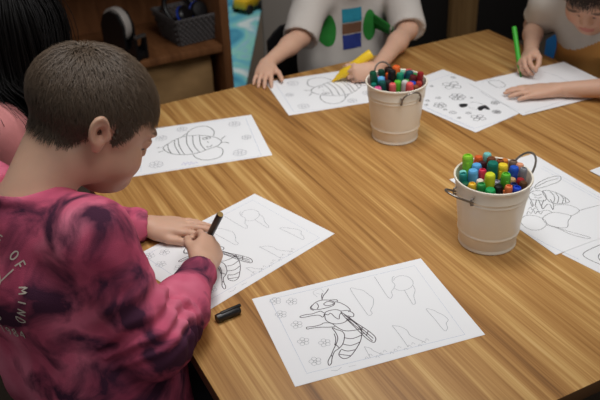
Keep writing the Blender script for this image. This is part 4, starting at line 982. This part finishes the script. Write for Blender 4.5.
def text_on(s, x, y, h, ang=0, gap=.25, wd=.62):
    out = []; ca, sa = math.cos(ang), math.sin(ang); cx = 0
    for ch in s:
        if ch != ' ':
            for st in GL[ch]:
                out.append(([(x+(cx+a*h*wd)*ca-bq*h*sa, y+(cx+a*h*wd)*sa+bq*h*ca) for a, bq in st], ch in 'SOD98'))
        cx += h*(wd+gap)
    return out
# tie-dye shirt back print
TXT_O = (-.030, .972, .742); TXT_X = (.5, -.87, 0); TXT_Y = (.0, .0, 1)
M_print = mat('cream_print', srgb(214, 202, 190), .8)
st = []
arc = 'STATE OF MIND .'
for i, ch in enumerate(arc):
    a = math.radians(124-i*12.4); Rr = .062
    if ch != ' ': st += text_on(ch, Rr*math.cos(a)-.006*math.sin(a), Rr*math.sin(a), .0125, a-math.pi/2)
st += text_on('NY', -.026, .000, .040, -.1, .2, .75) + text_on('S', .016, -.044, .020) + text_on('1984', .016, -.070, .0135, .05)
bm = surf_strokes(st, TXT_O, TXT_X, TXT_Y, bvh, .0012, .0019)
bmesh.ops.translate(bm, verts=bm.verts, vec=-root.location); link('lettering', bm, M_print, shirt)['label'] = 'cream hand-lettered print'
# plain coloured shapes printed on the grey t-shirt
def patch(outline, origin, X, Y, tree, off, n=14):
    bm = bmesh.new(); X, Y = Vector(X).normalized(), Vector(Y); Zn = X.cross(Y)
    o = np.array(outline); c = o.mean(0); rings = []
    for k in range(n+1):
        q = c+(o-c)*(k/n); rings.append(q if k else q[:1])
    def pt(p):
        s = Vector(origin)+X*p[0]+Y*p[1]+Zn*.3; h = tree.ray_cast(s, -Zn, .6); return (h[0]+Zn*off) if h[0] is not None else (s-Zn*.3)
    vr = [[bm.verts.new(pt(p)) for p in r_] for r_ in rings]; m_ = len(o)
    for i in range(m_): bm.faces.new((vr[0][0], vr[1][i], vr[1][(i+1) % m_]))
    for a, b2 in zip(vr[1:], vr[2:]):
        for i in range(m_): bm.faces.new((a[i], b2[i], b2[(i+1) % m_], a[(i+1) % m_]))
    bmesh.ops.translate(bm, verts=bm.verts, vec=-mroot.location); return bm
def dens(pts, k=6):
    out = []
    for a, b2 in zip(pts, pts[1:]+pts[:1]):
        out += [(a[0]+(b2[0]-a[0])*i/k, a[1]+(b2[1]-a[1])*i/k) for i in range(k)]
    return out
PO = (1.110, 1.87, .640); PX_, PY_ = (1, -.05, 0), (0, .0, 1)
mshirt = [c for c in mroot.children if c.name.startswith('t_shirt')][0]
circle = lambda cx, cy, rx, ry: [(cx+rx*math.cos(a), cy+ry*math.sin(a)) for a in np.linspace(0, 2*math.pi, 36, endpoint=False)]
for out, col, nm in ((circle(-.068, -.004, .024, .046), (40, 130, 50), 'green'), (circle(.056, -.004, .021, .044), (40, 130, 50), 'green'),
                     (dens([(-.028, -.062), (.030, -.062), (.030, -.022), (-.028, -.022)]), (40, 55, 130), 'navy blue'), (dens([(-.028, .014), (.030, .014), (.030, .052), (-.028, .052)]), (40, 140, 165), 'turquoise'),
                     (dens([(-.028, -.019), (.030, -.019), (.030, .011), (-.028, .011)]), (120, 84, 62), 'brown')):
    link('print_patch', patch(out, PO, PX_, PY_, MV, .0012), mat('print_'+nm.replace(' ', '_'), srgb(*col), .85, var=.2, vscale=60), mshirt)['label'] = nm+' printed shape'

# ---------------------------------------------------------------- chairs
def chair(loc, rz, label, col, zs=.335, back=(.42, .60), half=.17):
    c = empty('school_chair', (loc[0], loc[1], 0), label, 'chair', rz=rz); M = mat('chair_shell', srgb(*col), .5, var=.05); Mm = M_leg
    bm = bmesh.new(); box(bm, (.0, 0, zs-.012), (.34, 2*half, .018), .008)
    bmesh.ops.subdivide_edges(bm, edges=[e for e in bm.edges if e.calc_length() > .1], cuts=6, use_grid_fill=True)
    link('seat', bm, M, c)
    bm = bmesh.new(); n = 14; fr, bk_ = [], []
    for i in range(n+1):
        t = -1+2*i/n; y = half*t; x = -.175+.035*t*t; zt = back[1]-.035*max(0, abs(t)-.72)/.28*abs(t); zb = back[0]+.02*max(0, abs(t)-.72)/.28
        fr.append([bm.verts.new((x+.006, y, zb)), bm.verts.new((x-.006, y, zt))]); bk_.append([bm.verts.new((x-.006, y, zb)), bm.verts.new((x-.018, y, zt))])
    for i in range(n):
        bm.faces.new((fr[i][0], fr[i+1][0], fr[i+1][1], fr[i][1])); bm.faces.new((bk_[i][0], bk_[i][1], bk_[i+1][1], bk_[i+1][0]))
        bm.faces.new((fr[i][1], fr[i+1][1], bk_[i+1][1], bk_[i][1])); bm.faces.new((fr[i][0], bk_[i][0], bk_[i+1][0], fr[i+1][0]))
    for i in (0, n):
        q = (fr[i][0], fr[i][1], bk_[i][1], bk_[i][0]); bm.faces.new(q if i == 0 else q[::-1])
    bmesh.ops.recalc_face_normals(bm, faces=bm.faces); link('backrest', bm, M, c)
    for sy in (-1, 1):
        bm = bmesh.new(); tube(bm, [(-.10, sy*(half-.06), zs-.028), (-.15, sy*(half-.055), zs-.01), (-.176, sy*(half-.05), zs+.05), (-.182, sy*(half-.05), back[1]-.06)], .009, 10); link('back_support', bm, Mm, c)
        for sx in (-1, 1):
            bm = bmesh.new(); tube(bm, [(sx*.12, sy*(half-.045), zs-.022), (sx*.155, sy*(half-.02), .008)], .010, 10); lg = link('leg', bm, Mm, c)
            bm = bmesh.new(); lathe(bm, [(.004, 0), (.013, 0), (.013, .02), (.010, .026)], 14, 0, True, True, Matrix.Translation((sx*.1555, sy*(half-.02), 0))); link('foot_cap', bm, M_blk, lg)
    return c
chair((.115, .962), math.atan2(.5, .87), 'dark blue-grey chair under the boy in the tie-dye shirt', (44, 48, 58), back=(.40, .56), half=.18)
chair((.05, 1.555), 0, 'dark chair under the girl with long black hair', (40, 40, 44), back=(.40, .58))
chair((1.15, 1.995), -math.pi/2-.05, 'black chair behind the child in the grey t-shirt', (24, 24, 27), back=(.38, .575), half=.185)
chair((1.695, 1.50), math.atan2(-.6, -.8), 'blue chair under the child holding the green marker', (30, 95, 150), back=(.38, .565), half=.19)
